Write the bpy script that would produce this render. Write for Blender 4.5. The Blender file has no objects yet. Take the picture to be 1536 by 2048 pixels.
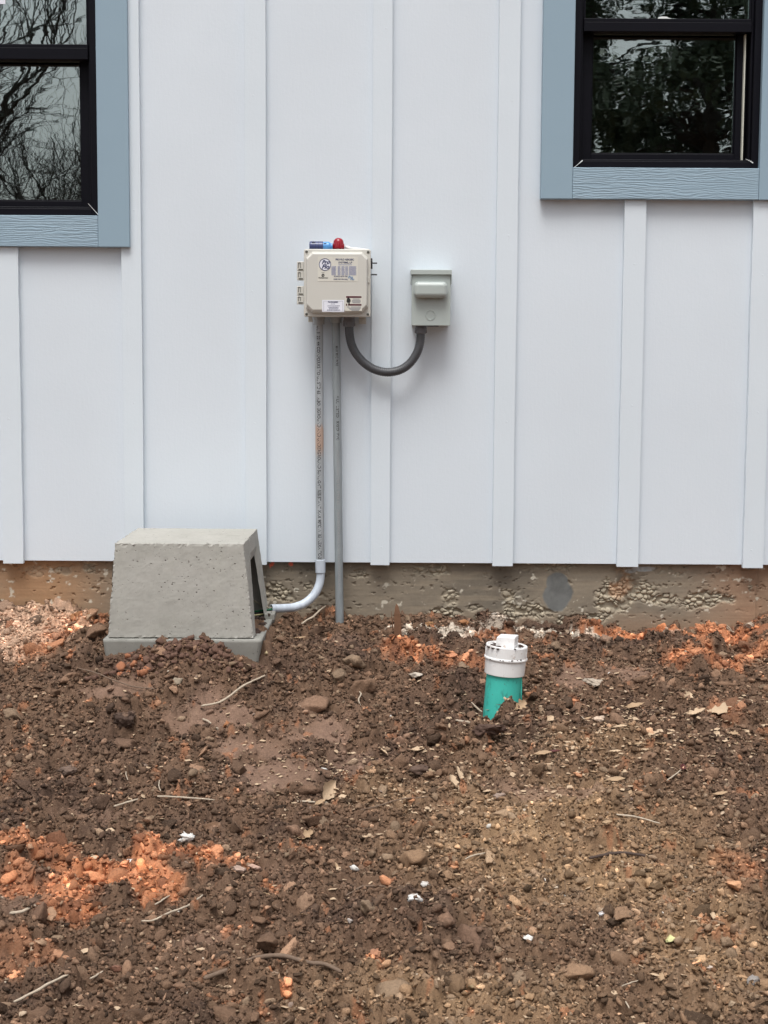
import bpy, bmesh, math, random
import numpy as np
from mathutils import Vector, Matrix, Euler

C = bpy.context.scene.collection
SC = bpy.context.scene

# ------------------------------------------------------------------ camera, sky, sun, exposure
F_PX, PITCH, ROLL = 3000.0, math.radians(5.7), math.radians(0.33)
CAM = Vector((0.0, -4.92, 0.88))
cd = bpy.data.cameras.new('camera'); cam = bpy.data.objects.new('camera', cd); C.objects.link(cam)
cd.sensor_fit = 'VERTICAL'; cd.sensor_height = 24.0; cd.lens = F_PX / 2048 * 24.0
cd.clip_start = 0.05; cd.clip_end = 1000
CAMR = (Matrix.Rotation(math.pi / 2 - PITCH, 3, 'X') @ Matrix.Rotation(ROLL, 3, 'Z'))
cam.matrix_world = Matrix.Translation(CAM) @ CAMR.to_4x4()
SC.camera = cam

SUN_EL, SUN_AZ = math.radians(66), math.radians(192)      # azimuth clockwise from +Y
w = bpy.data.worlds.new('World'); SC.world = w; w.use_nodes = True
nt = w.node_tree; bg = nt.nodes['Background']
sky = nt.nodes.new('ShaderNodeTexSky'); sky.sky_type = 'NISHITA'; sky.sun_disc = False
sky.sun_elevation = SUN_EL; sky.sun_rotation = SUN_AZ
sky.air_density = 1.0; sky.dust_density = 4.0
hs = nt.nodes.new('ShaderNodeHueSaturation'); hs.inputs['Saturation'].default_value = 0.22
nt.links.new(sky.outputs[0], hs.inputs['Color']); nt.links.new(hs.outputs[0], bg.inputs['Color'])
bg.inputs['Strength'].default_value = 0.112
sl = bpy.data.lights.new('sun', 'SUN'); sl.energy = 1.3; sl.angle = math.radians(26); sl.color = (1, .985, .95)
sun = bpy.data.objects.new('sun', sl); C.objects.link(sun)
sd = Vector((math.sin(SUN_AZ) * math.cos(SUN_EL), math.cos(SUN_AZ) * math.cos(SUN_EL), math.sin(SUN_EL)))
sun.rotation_euler = sd.to_track_quat('Z', 'Y').to_euler(); sun.location = (-3, -6, 8)
SC.view_settings.view_transform = 'Standard'; SC.view_settings.look = 'None'
SC.view_settings.exposure = 0.66; SC.view_settings.gamma = 1.0
SC.cycles.use_denoising = True
SC.cycles.max_bounces = 8

# ------------------------------------------------------------------ helpers
def ray(u, v):
    return CAMR @ Vector(((u - 768) / F_PX, -(v - 1024) / F_PX, -1.0))
def at(u, v, Y):
    """photo pixel -> point on the vertical plane y = Y"""
    d = ray(u, v); t = (Y - CAM.y) / d.y
    return CAM + d * t
def xz(u, v, Y):
    p = at(u, v, Y); return p.x, p.z

def tag(o, label=None, cat=None, group=None, kind=None):
    if label: o['label'] = label
    if cat: o['category'] = cat
    if group: o['group'] = group
    if kind: o['kind'] = kind
    return o
def empty(name, loc, label, cat, group=None):
    o = bpy.data.objects.new(name, None); C.objects.link(o); o.location = loc
    o.empty_display_size = .05
    return tag(o, label, cat, group)

class MB:
    def __init__(s): s.v = []; s.f = []
    def add(s, vs, fs):
        n = len(s.v); s.v += [tuple(p) for p in vs]; s.f += [tuple(i + n for i in f) for f in fs]
    def box(s, x0, x1, y0, y1, z0, z1):
        s.add([(x0,y0,z0),(x1,y0,z0),(x1,y1,z0),(x0,y1,z0),(x0,y0,z1),(x1,y0,z1),(x1,y1,z1),(x0,y1,z1)],
              [(0,3,2,1),(4,5,6,7),(0,1,5,4),(1,2,6,5),(2,3,7,6),(3,0,4,7)]); return s
    def tube(s, pts, rad, n=12, caps=True):
        pts = [Vector(p) for p in pts]; N = len(pts)
        rad = rad if hasattr(rad, '__len__') else [rad] * N
        t0 = (pts[1] - pts[0]).normalized()
        up = Vector((0, 0, 1)) if abs(t0.z) < .9 else Vector((0, 1, 0))
        a = t0.cross(up).normalized(); vs = []; prev = t0
        for i, p in enumerate(pts):
            t = (pts[min(i+1, N-1)] - pts[max(i-1, 0)]).normalized()
            q = prev.rotation_difference(t); a = q @ a; a = (a - t * a.dot(t)).normalized(); prev = t
            b = t.cross(a)
            for k in range(n):
                g = 2 * math.pi * k / n
                vs.append(p + (a * math.cos(g) + b * math.sin(g)) * rad[i])
        fs = [(i*n+k, i*n+(k+1) % n, (i+1)*n+(k+1) % n, (i+1)*n+k) for i in range(N-1) for k in range(n)]
        if caps: fs += [tuple(range(n-1, -1, -1)), tuple((N-1)*n + k for k in range(n))]
        s.add(vs, fs); return s
    def lathe(s, prof, axis=(0,0,1), org=(0,0,0), n=28, caps=True):
        ax = Vector(axis).normalized(); a = ax.orthogonal().normalized(); b = ax.cross(a); o = Vector(org)
        vs = []
        for r, h in prof:
            for k in range(n):
                g = 2 * math.pi * k / n
                vs.append(o + ax * h + (a * math.cos(g) + b * math.sin(g)) * max(r, 1e-5))
        N = len(prof)
        fs = [(i*n+k, i*n+(k+1) % n, (i+1)*n+(k+1) % n, (i+1)*n+k) for i in range(N-1) for k in range(n)]
        if caps: fs += [tuple(range(n-1, -1, -1)), tuple((N-1)*n + k for k in range(n))]
        s.add(vs, fs); return s
    def loft(s, loops):
        """closed loops of equal length, capped"""
        n = len(loops[0]); vs = [p for l in loops for p in l]
        fs = [(i*n+k, i*n+(k+1) % n, (i+1)*n+(k+1) % n, (i+1)*n+k) for i in range(len(loops)-1) for k in range(n)]
        fs += [tuple(range(n-1, -1, -1)), tuple((len(loops)-1)*n + k for k in range(n))]
        s.add(vs, fs); return s
    def patch(s, a, b, c, d, n, m):
        a, b, c, d = map(Vector, (a, b, c, d)); vs = []
        for j in range(m+1):
            for i in range(n+1):
                u, v = i/n, j/m
                vs.append((a*(1-u)+b*u)*(1-v) + (d*(1-u)+c*u)*v)
        fs = [(j*(n+1)+i, j*(n+1)+i+1, (j+1)*(n+1)+i+1, (j+1)*(n+1)+i) for j in range(m) for i in range(n)]
        s.add(vs, fs); return s
    def build(s, name, mat, parent=None, smooth=False, bevel=0, seg=2, fix=True, merge=0):
        me = bpy.data.meshes.new(name); me.from_pydata(s.v, [], s.f)
        if fix or merge:
            bm = bmesh.new(); bm.from_mesh(me)
            if merge: bmesh.ops.remove_doubles(bm, verts=bm.verts, dist=merge)
            if fix: bmesh.ops.recalc_face_normals(bm, faces=bm.faces)
            bm.to_mesh(me); bm.free()
        return link(name, me, mat, parent, smooth, bevel, seg)

def link(name, me, mat, parent=None, smooth=False, bevel=0, seg=2):
    if mat: me.materials.append(mat)
    o = bpy.data.objects.new(name, me); C.objects.link(o)
    if parent:
        o.parent = parent
        o.matrix_parent_inverse = Matrix.Translation(-parent.location)
    if smooth: me.shade_smooth()
    if bevel:
        m = o.modifiers.new('bevel', 'BEVEL'); m.width = bevel; m.segments = seg; m.limit_method = 'ANGLE'
        m.angle_limit = math.radians(30)
        if seg > 2: me.shade_smooth(); m.harden_normals = True
    return o

def np_mesh(name, V, Fa, col=None, smooth=False):
    """V (n,3); Fa (m,k) int array; col (n,3) per vertex"""
    me = bpy.data.meshes.new(name); k = Fa.shape[1]
    me.vertices.add(len(V)); me.vertices.foreach_set('co', V.astype(np.float32).ravel())
    me.loops.add(Fa.size); me.loops.foreach_set('vertex_index', Fa.astype(np.int32).ravel())
    me.polygons.add(len(Fa)); me.polygons.foreach_set('loop_start', np.arange(0, Fa.size, k, dtype=np.int32))
    me.polygons.foreach_set('loop_total', np.full(len(Fa), k, np.int32))
    if smooth: me.polygons.foreach_set('use_smooth', np.ones(len(Fa), bool))
    if col is not None:
        ca = me.color_attributes.new('tint', 'FLOAT_COLOR', 'POINT')
        c4 = np.ones((len(V), 4), np.float32); c4[:, :3] = col; ca.data.foreach_set('color', c4.ravel())
    me.update(); me.validate()
    return me

# text -> flat mesh (verts, faces) in its own xy plane
def text_geo(s, size=1.0, align='LEFT', shear=0.0, bold=0.0, space=1.0):
    cu = bpy.data.curves.new('t', 'FONT'); cu.body = s; cu.size = size; cu.align_x = align
    cu.align_y = 'CENTER'; cu.shear = shear; cu.offset = bold; cu.space_character = space; cu.resolution_u = 3
    o = bpy.data.objects.new('t', cu); C.objects.link(o)
    me = bpy.data.meshes.new_from_object(o.evaluated_get(bpy.context.evaluated_depsgraph_get()))
    vs = [v.co.copy() for v in me.vertices]; fs = [tuple(p.vertices) for p in me.polygons]
    bpy.data.objects.remove(o); bpy.data.curves.remove(cu); bpy.data.meshes.remove(me)
    return vs, fs

# ------------------------------------------------------------------ numpy noise
def hsh(ix, iy, seed):
    h = (ix.astype(np.int64) * 374761393 + iy.astype(np.int64) * 668265263 + seed * 974634777) & 0xffffffff
    h = ((h ^ (h >> 13)) * 1274126177) & 0xffffffff
    h = ((h ^ (h >> 16)) * 2246822519) & 0xffffffff
    return ((h ^ (h >> 15)) & 0xffffff) / float(0xffffff)
def vn(x, y, s=0):
    ix = np.floor(x); iy = np.floor(y); fx = x - ix; fy = y - iy
    fx = fx*fx*fx*(fx*(fx*6-15)+10); fy = fy*fy*fy*(fy*(fy*6-15)+10)
    a = hsh(ix, iy, s); b = hsh(ix+1, iy, s); c = hsh(ix, iy+1, s); d = hsh(ix+1, iy+1, s)
    return (a*(1-fx)+b*fx)*(1-fy) + (c*(1-fx)+d*fx)*fy
def fbm(x, y, s=0, o=4):
    t = 0; a = .5; n = 0
    for i in range(o):
        t = t + a*vn(x*2**i + 7.3*i, y*2**i - 3.1*i, s+i); n += a; a *= .5
    return t / n
def worley(x, y, s=0):
    ix = np.floor(x); iy = np.floor(y)
    f1 = np.full(x.shape, 9.); f2 = np.full(x.shape, 9.); idr = np.zeros(x.shape)
    for dx in (-1, 0, 1):
        for dy in (-1, 0, 1):
            jx = ix+dx; jy = iy+dy
            px = jx + hsh(jx, jy, s+11); py = jy + hsh(jx, jy, s+23)
            d = np.hypot(px-x, py-y); r = hsh(jx, jy, s+37)
            m = d < f1
            f2 = np.where(m, f1, np.minimum(f2, d)); idr = np.where(m, r, idr); f1 = np.where(m, d, f1)
    return f1, f2, idr
def sstep(a, b, x):
    t = np.clip((x-a)/(b-a), 0, 1); return t*t*(3-2*t)

# ------------------------------------------------------------------ materials
def mat(name, col=(.5,.5,.5), rough=.6, metal=0, spec=.5):
    m = bpy.data.materials.new(name); m.use_nodes = True
    b = m.node_tree.nodes['Principled BSDF']
    b.inputs['Base Color'].default_value = (*col, 1); b.inputs['Roughness'].default_value = rough
    b.inputs['Metallic'].default_value = metal; b.inputs['Specular IOR Level'].default_value = spec
    return m
class NT:
    def __init__(s, m):
        s.t = m.node_tree; s.b = s.t.nodes['Principled BSDF']
        s.co = s.t.nodes.new('ShaderNodeTexCoord').outputs['Object']
    def n(s, typ, **k):
        q = s.t.nodes.new('ShaderNode' + typ)
        for a, b in k.items(): setattr(q, a, b)
        return q
    def l(s, a, b): s.t.links.new(a, b)
    def mapped(s, scale, loc=(0,0,0)):
        q = s.n('Mapping'); q.inputs['Scale'].default_value = scale; q.inputs['Location'].default_value = loc
        s.l(s.co, q.inputs[0]); return q.outputs[0]
    def noise(s, scale, detail=4, rough=.55, vec=None, dist=0):
        q = s.n('TexNoise'); q.inputs['Scale'].default_value = scale; q.inputs['Detail'].default_value = detail
        q.inputs['Roughness'].default_value = rough; q.inputs['Distortion'].default_value = dist
        s.l(vec if vec is not None else s.co, q.inputs['Vector']); return q.outputs['Fac']
    def vor(s, scale, vec=None, feature='F1'):
        q = s.n('TexVoronoi'); q.feature = feature; q.inputs['Scale'].default_value = scale
        s.l(vec if vec is not None else s.co, q.inputs['Vector']); return q.outputs['Distance']
    def ramp(s, fac, stops):
        q = s.n('ValToRGB'); e = q.color_ramp.elements
        e[0].position, e[0].color = stops[0][0], (*stops[0][1], 1)
        e[1].position, e[1].color = stops[-1][0], (*stops[-1][1], 1)
        for p, c in stops[1:-1]:
            x = e.new(p); x.color = (*c, 1)
        s.l(fac, q.inputs[0]); return q.outputs[0]
    def g(s, fac, a, b): return s.ramp(fac, [(a, (0,0,0)), (b, (1,1,1))])
    def mix(s, fac, a, b, mode='MIX'):
        q = s.n('MixRGB', blend_type=mode)
        for i, x in zip((0, 1, 2), (fac, a, b)):
            if isinstance(x, (int, float)): q.inputs[i].default_value = x
            elif isinstance(x, tuple): q.inputs[i].default_value = (*x, 1)
            else: s.l(x, q.inputs[i])
        return q.outputs[0]
    def math(s, op, a, b=0.0):
        q = s.n('Math', operation=op)
        for i, x in enumerate((a, b)):
            if isinstance(x, (int, float)): q.inputs[i].default_value = x
            else: s.l(x, q.inputs[i])
        return q.outputs[0]
    def bump(s, h, strength=.3, dist=.001, prev=None):
        q = s.n('Bump'); q.inputs['Strength'].default_value = strength; q.inputs['Distance'].default_value = dist
        s.l(h, q.inputs['Height'])
        if prev is not None: s.l(prev, q.inputs['Normal'])
        s.l(q.outputs[0], s.b.inputs['Normal']); return q.outputs[0]
    def color(s, c): s.l(c, s.b.inputs['Base Color'])
    def rough(s, c): s.l(c, s.b.inputs['Roughness'])

def m_paint(name, col, grain='v', amp=1.0):
    m = mat(name, col, .55, spec=.35); N = NT(m)
    sc = (1, 1, .09) if grain == 'v' else (.09, 1, 1)
    v = N.mapped((sc[0]*1, 1, sc[2]*1))
    g1 = N.noise(160, 4, .6, v, .6)
    g2 = N.noise(90, 3, .5)
    g3 = N.noise(260, 2, .5)
    big = N.noise(2.2, 3, .5)
    sm = N.noise(9, 4, .6)
    c = N.mix(N.g(big, .3, .75), tuple(x*.965 for x in col), tuple(min(1, x*1.02) for x in col))
    c = N.mix(N.math('MULTIPLY', N.g(sm, .45, .8), .35), c, (col[0]*.95, col[1]*.97, col[2]*.97))
    N.color(c)
    h = N.math('ADD', N.math('MULTIPLY', g1, .5), N.math('ADD', N.math('MULTIPLY', g2, .6), N.math('MULTIPLY', g3, .3)))
    N.bump(h, .42*amp, .0013)
    return m
M = {}
WALLC = (.715, .774, .832)
M['siding'] = m_paint('white_siding_paint', WALLC, 'v', 1.0)
M['batten'] = m_paint('white_batten_paint', (.72, .785, .84), 'v', .9)
BLUE = (.29, .395, .475)
M['blue_v'] = m_paint('blue_trim_paint', BLUE, 'v', .5)
def m_blue_h():
    m = mat('blue_trim_grain', BLUE, .5, spec=.4); N = NT(m)
    wv = N.n('TexWave', wave_type='BANDS', bands_direction='Z')
    wv.inputs['Scale'].default_value = 46; wv.inputs['Distortion'].default_value = 14
    wv.inputs['Detail'].default_value = 3; wv.inputs['Detail Scale'].default_value = 1.2
    N.l(N.mapped((.16, 1, 1)), wv.inputs['Vector'])
    mask = N.g(N.noise(7, 2, .5, N.mapped((.3, 1, 1.6))), .3, .62)
    h = N.math('MULTIPLY', wv.outputs['Fac'], mask)
    N.color(N.mix(N.noise(6, 3), tuple(x*.94 for x in BLUE), tuple(x*1.05 for x in BLUE)))
    N.bump(h, .6, .0015)
    return m
M['blue_h'] = m_blue_h()
def m_simple(name, col, rough, var=.06, scale=30, bump=.1, spec=.5, metal=0, bscale=200):
    m = mat(name, col, rough, metal, spec); N = NT(m)
    n1 = N.noise(scale, 4)
    N.color(N.mix(n1, tuple(x*(1-var) for x in col), tuple(min(1, x*(1+var)) for x in col)))
    N.bump(N.noise(bscale, 3), bump, .0006)
    return m
M['black_vinyl'] = m_simple('black_window_vinyl', (.0035, .0035, .007), .5, .2, 12, .08, .14)
M['white_vinyl'] = m_simple('cream_vinyl', (.72, .72, .62), .5)
M['sealant'] = m_simple('white_sealant', (.8, .82, .8), .5)
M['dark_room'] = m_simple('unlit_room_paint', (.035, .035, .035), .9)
M['panel'] = m_simple('beige_fibreglass', (.62, .605, .555), .38, .025, 8, .12, .5, 0, 500)
M['slot_shade'] = m_simple('painted_slot_shade', (.10, .10, .085), .6)
M['screw'] = m_simple('steel_screw', (.16, .16, .14), .45, .2, 60, .1, .5, .7)
M['black_plastic'] = m_simple('black_plastic', (.02, .02, .022), .45)
M['sticker_clear'] = m_simple('pale_sticker', (.69, .67, .60), .32, .02)
M['sticker_white'] = m_simple('white_sticker', (.82, .83, .90), .35, .02)
M['ink_navy'] = mat('navy_ink', (.03, .04, .13), .5)
M['ink_blue'] = mat('pale_blue_ink', (.27, .29, .45), .5)
M['ink_black'] = mat('black_ink', (.02, .02, .02), .5)
M['ink_grey'] = mat('grey_ink', (.33, .33, .34), .5)
M['ink_sky'] = mat('sky_blue_ink', (.08, .24, .48), .5)
M['ink_maroon'] = mat('maroon_ink', (.085, .006, .018), .45)
M['disc'] = m_simple('grey_enamel', (.44, .485, .465), .33, .03, 10, .05, .5, 0, 300)
M['red_lens'] = m_simple('red_lens', (.30, .004, .016), .2, .1, 60, .05, .6)
M['navy_plastic'] = m_simple('navy_plastic', (.05, .065, .17), .3, .1)
M['blue_plastic'] = m_simple('light_blue_plastic', (.10, .32, .68), .3, .1)
M['white_plastic'] = m_simple('white_plastic', (.78, .79, .78), .4)
M['fitting'] = m_simple('grey_fitting', (.16, .16, .175), .45, .1)
M['green_wire'] = m_simple('green_insulation', (.01, .12, .05), .4)
M['cream_wire'] = m_simple('cream_insulation', (.7, .62, .35), .4)
M['tan_wire'] = m_simple('tan_insulation', (.33, .29, .22), .5)
M['black_wire'] = m_simple('black_insulation', (.01, .01, .012), .4)
def m_pvc(name, col, stain=True):
    m = mat(name, col, .42, spec=.45); N = NT(m)
    a = N.noise(40, 4, .6, N.mapped((1, 1, .25)))
    c = N.mix(N.g(a, .3, .7), tuple(x*.78 for x in col), tuple(min(1, x*1.12) for x in col))
    if stain:
        sp = N.g(N.noise(14, 5, .65, N.mapped((1, 1, .35), (3.1, 0, .7))), .60, .72)
        c = N.mix(N.math('MULTIPLY', sp, .3), c, (.42, .24, .13))
        q = N.n('SeparateXYZ'); N.l(N.co, q.inputs[0]); zc = at(640, 868, -.036).z
        band = N.ramp(N.math('ADD', N.math('MULTIPLY', N.math('SUBTRACT', q.outputs[2], zc-.10), 5.0), N.math('MULTIPLY', a, .24)), [(.22, (0,0,0)), (.42, (1,1,1)), (.72, (1,1,1)), (.80, (0,0,0))])
        c = N.mix(N.math('MULTIPLY', band, .62), c, (.50, .27, .15))
    N.color(c); N.bump(N.noise(300, 2), .06, .0005)
    return m
M['pvc'] = m_pvc('grey_pvc', (.40, .425, .445))
M['pvc2'] = m_pvc('clean_grey_pvc', (.29, .32, .335), False)
M['pvc_light'] = m_pvc('light_grey_pvc', (.58, .64, .72), False)
def m_flex():
    m = mat('dark_grey_flexible_pvc', (.085, .087, .095), .42, spec=.5); N = NT(m)
    N.color(N.mix(N.noise(50, 4), (.045, .046, .052), (.085, .087, .093)))
    return m
M['flex'] = m_flex()
def m_concrete(name, c0, c1, dark, pits=True, streak=.75):
    m = mat(name, c0, .85, spec=.25); N = NT(m)
    big = N.noise(6, 5, .6); fine = N.noise(70, 5, .65); st = N.noise(22, 4, .6, N.mapped((1, 1, .12)))
    c = N.mix(N.g(big, .3, .7), c0, c1)
    c = N.mix(N.math('MULTIPLY', N.g(st, .4, .75), streak), c, tuple(min(1, x*1.22) for x in c0))
    c = N.mix(N.math('MULTIPLY', N.g(fine, .45, .8), .35), c, tuple(x*.75 for x in c0))
    c = N.mix(N.math('MULTIPLY', N.g(N.noise(11, 5, .6), .56, .7), .3), c, tuple(x*.68 for x in c1))
    h = fine
    if pits:
        v = N.vor(48, N.mapped((1, 1, 1.25))); big2 = N.noise(9, 3)
        dens = N.g(big2, .42, .58)
        p = N.math('MULTIPLY', N.ramp(v, [(.08, (1,1,1)), (.15, (0,0,0))]), dens)
        v2 = N.vor(90); p2 = N.math('MULTIPLY', N.ramp(v2, [(.08, (1,1,1)), (.16, (0,0,0))]), dens)
        p = N.math('MAXIMUM', p, N.math('MULTIPLY', p2, .6))
        c = N.mix(p, c, dark)
        h = N.math('SUBTRACT', N.math('MULTIPLY', fine, .16), N.math('MULTIPLY', p, 1.6))
    N.color(c); N.bump(h, .5, .002)
    return m
M['conc'] = m_concrete('cast_concrete', (.36, .35, .315), (.45, .435, .40), (.10, .09, .075))
M['conc_base'] = m_concrete('cast_concrete_base', (.27, .265, .24), (.33, .325, .295), (.1, .1, .09))
def m_tint(name, rough=.9, fine=120, amt=.4, bump=.5, dist=.002, spec=.25):
    m = mat(name, rough=rough, spec=spec); N = NT(m)
    a = N.n('VertexColor', layer_name='tint').outputs[0]
    n1 = N.noise(fine, 5, .65); n2 = N.noise(fine*3.3, 3, .6)
    k = N.math('ADD', 1-amt*.5, N.math('MULTIPLY', n1, amt))
    cc = N.n('CombineColor'); [N.l(k, cc.inputs[i]) for i in range(3)]
    c = N.mix(1.0, a, cc.outputs[0], 'MULTIPLY')
    if name == 'soil':                        # fine straw-coloured and near-black specks in the soil colour
        n3 = N.noise(430, 3, .6); n4 = N.noise(300, 3, .6, N.mapped((1, 1.3, 1), (3, 1, 2)))
        c = N.mix(N.math('MULTIPLY', N.g(n3, .60, .68), .55), c, (.30, .21, .14))
        c = N.mix(N.math('MULTIPLY', N.g(n4, .60, .70), .6), c, (.035, .022, .017))
    N.color(c); N.bump(N.math('ADD', n1, N.math('MULTIPLY', n2, .5)), bump, dist)
    return m
M['soil'] = m_tint('soil', .85, 150, .9, .8, .004, .25)
M['found'] = m_tint('foundation_concrete', .9, 90, .35, .35, .0012)
M['stone'] = m_tint('stone', .85, 90, .35, .5, .003)
M['chalk'] = m_simple('white_chalk', (.66, .62, .58), .9, .25, 90, .6)
M['leaf'] = m_simple('dry_leaf', (.40, .27, .16), .7, .3, 60, .5)
M['leaf_pale'] = m_simple('pale_dry_leaf', (.52, .38, .25), .7, .25, 60, .5)
M['leaf_red'] = m_simple('dark_red_leaf', (.10, .022, .018), .6, .3, 60, .4)
M['twig'] = m_simple('brown_twig', (.17, .115, .08), .8, .35, 70, .6)
M['twig_pale'] = m_simple('pale_twig', (.46, .38, .29), .8, .3, 70, .5)
M['twig_dark'] = m_simple('dark_root', (.07, .045, .035), .8, .35, 70, .6)
M['stake'] = m_simple('brown_wood', (.17, .085, .045), .8, .3, 40, .6)
M['bark'] = m_simple('dark_bark', (.05, .043, .036), .9, .3, 4, .6)
M['leafgreen'] = m_simple('evergreen_leaf', (.045, .07, .035), .6, .45, 1.5, .1)
M['sprout'] = m_simple('sprout_leaf', (.10, .20, .05), .6)
# ------------------------------------------------------------------ the house wall
def z_at(u, v, Y): return at(u, v, Y).z
def x_at(u, v, Y): return at(u, v, Y).x
SID_Z = z_at(768, 1125, 0)                     # bottom edge of the siding
GZ = 0.0
house = empty('house', (0, 0, SID_Z), 'white board and batten house wall with blue window casings on a concrete foundation', 'house')
T_F = -.034                                    # face of the blue casings
WTOP = 3.1
wins = {}
# left window: right/bottom edges from the photo; right window
def rect(u0, u1, vb, Y, vref, z1):
    return [x_at(u0, vref, Y) if u0 is not None else None, x_at(u1, vref, Y) if u1 is not None else None, z_at(768, vb, Y), z1]
FRY = -.014
lr = x_at(197, 300, FRY); lb = at(190, 432, FRY).z
rl = x_at(1146, 200, FRY); rr = x_at(1521, 200, FRY); rb = at(1330, 337, FRY).z
WW = rr - rl
WINS = [(lr - WW, lr, lb, lb + 1.02), (rl, rr, rb, rb + 1.02)]
xs = [-3.6] + [c for wn in WINS for c in wn[:2]] + [3.6]
mb = MB()
def sheet(Y):
    """siding sheet at y=Y with both openings"""
    for i in range(len(xs)-1):
        opening = WINS[(i-1)//2] if i % 2 == 1 else None
        x0, x1 = xs[i], xs[i+1]
        if opening: spans = [(SID_Z, opening[2]), (opening[3], WTOP)]
        else: spans = [(SID_Z, WTOP)]
        for a, b in spans: mb.add([(x0, Y, a), (x1, Y, a), (x1, Y, b), (x0, Y, b)], [(0, 1, 2, 3)])
sheet(0); sheet(.14)
for x0, x1, z0, z1 in WINS:
    mb.add([(x0,0,z0),(x1,0,z0),(x1,.14,z0),(x0,.14,z0),(x0,0,z1),(x1,0,z1),(x1,.14,z1),(x0,.14,z1)],
           [(0,1,2,3),(4,5,6,7),(0,3,7,4),(1,2,6,5)])
mb.add([(-3.6,0,SID_Z),(3.6,0,SID_Z),(3.6,.14,SID_Z),(-3.6,.14,SID_Z)], [(0,1,2,3)])
mb.add([(-3.6,0,WTOP),(3.6,0,WTOP),(3.6,.14,WTOP),(-3.6,.14,WTOP)], [(0,1,2,3)])
mb.add([(-3.6,0,SID_Z),(-3.6,.14,SID_Z),(-3.6,.14,WTOP),(-3.6,0,WTOP)], [(0,1,2,3)])
mb.add([(3.6,0,SID_Z),(3.6,.14,SID_Z),(3.6,.14,WTOP),(3.6,0,WTOP)], [(0,1,2,3)])
mb.build('siding', M['siding'], house, fix=False)
# rest of the body: side walls, back wall and a flat roof, so the rooms are dark
b = MB()
b.box(-3.6, -3.46, .142, 4.0, SID_Z, WTOP); b.box(3.46, 3.6, .142, 4.0, SID_Z, WTOP)
b.box(-3.458, 3.458, 3.86, 4.0, SID_Z, WTOP)
b.build('rear_walls', M['siding'], house)
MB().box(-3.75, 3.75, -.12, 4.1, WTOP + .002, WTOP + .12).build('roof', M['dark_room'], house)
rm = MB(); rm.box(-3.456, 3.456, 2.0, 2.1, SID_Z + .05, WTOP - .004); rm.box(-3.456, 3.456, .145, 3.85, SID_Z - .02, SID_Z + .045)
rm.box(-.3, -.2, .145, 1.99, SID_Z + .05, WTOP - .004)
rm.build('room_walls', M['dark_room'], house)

# battens: (left, right) photo pixels at the foot; 16 inch spacing
bat = [(5.5, 46.5), (249.5, 288), (492, 533), (741, 779), (985, 1026), (1235, 1277), (1487, 1527)]
rg = random.Random(4)
bx = [(x_at(a, 1100, -.019), x_at(b_, 1100, -.019)) for a, b_ in bat]
pitchb = .4064
left_extra = [(bx[0][0] - pitchb*k, bx[0][1] - pitchb*k) for k in range(1, 6)]
right_extra = [(bx[-1][0] + pitchb*k, bx[-1][1] + pitchb*k) for k in range(1, 6)]
CAS = .1
for (x0, x1) in left_extra + bx + right_extra:
    if x0 < -3.6 or x1 > 3.6: continue
    under = None
    for wn in WINS:
        if x1 > wn[0] - CAS*.6 and x0 < wn[1] + CAS*.6: under = wn
    jz = rg.uniform(-.004, 0)
    segs = [(SID_Z - .006 + jz, WTOP - .004)] if not under else [(SID_Z - .006 + jz, under[2] - CAS), (under[3] + CAS + .002, WTOP - .004)]
    for a, b_ in segs:
        m_ = MB()
        # slightly wavy board edges
        n = 14; L = []
        for i in range(n+1):
            z = a + (b_-a)*i/n; e0 = rg.uniform(-.0007, .0007); e1 = rg.uniform(-.0007, .0007)
            L.append([(x0+e0, -.019, z), (x1+e1, -.019, z), (x1+e1, -.0005, z), (x0+e0, -.0005, z)])
        m_.loft(L)
        z = a + .06
        while z < b_:                            # nail dimples filled with paint
            m_.lathe([(.0032, 0), (.0025, .0005), (0, .0006)], (0,-1,0), ((x0+x1)/2 + rg.uniform(-.012,.012), -.019, z), 8)
            z += rg.uniform(.4, .62)
        m_.build('batten', M['batten'], house, bevel=.0015)

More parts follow.
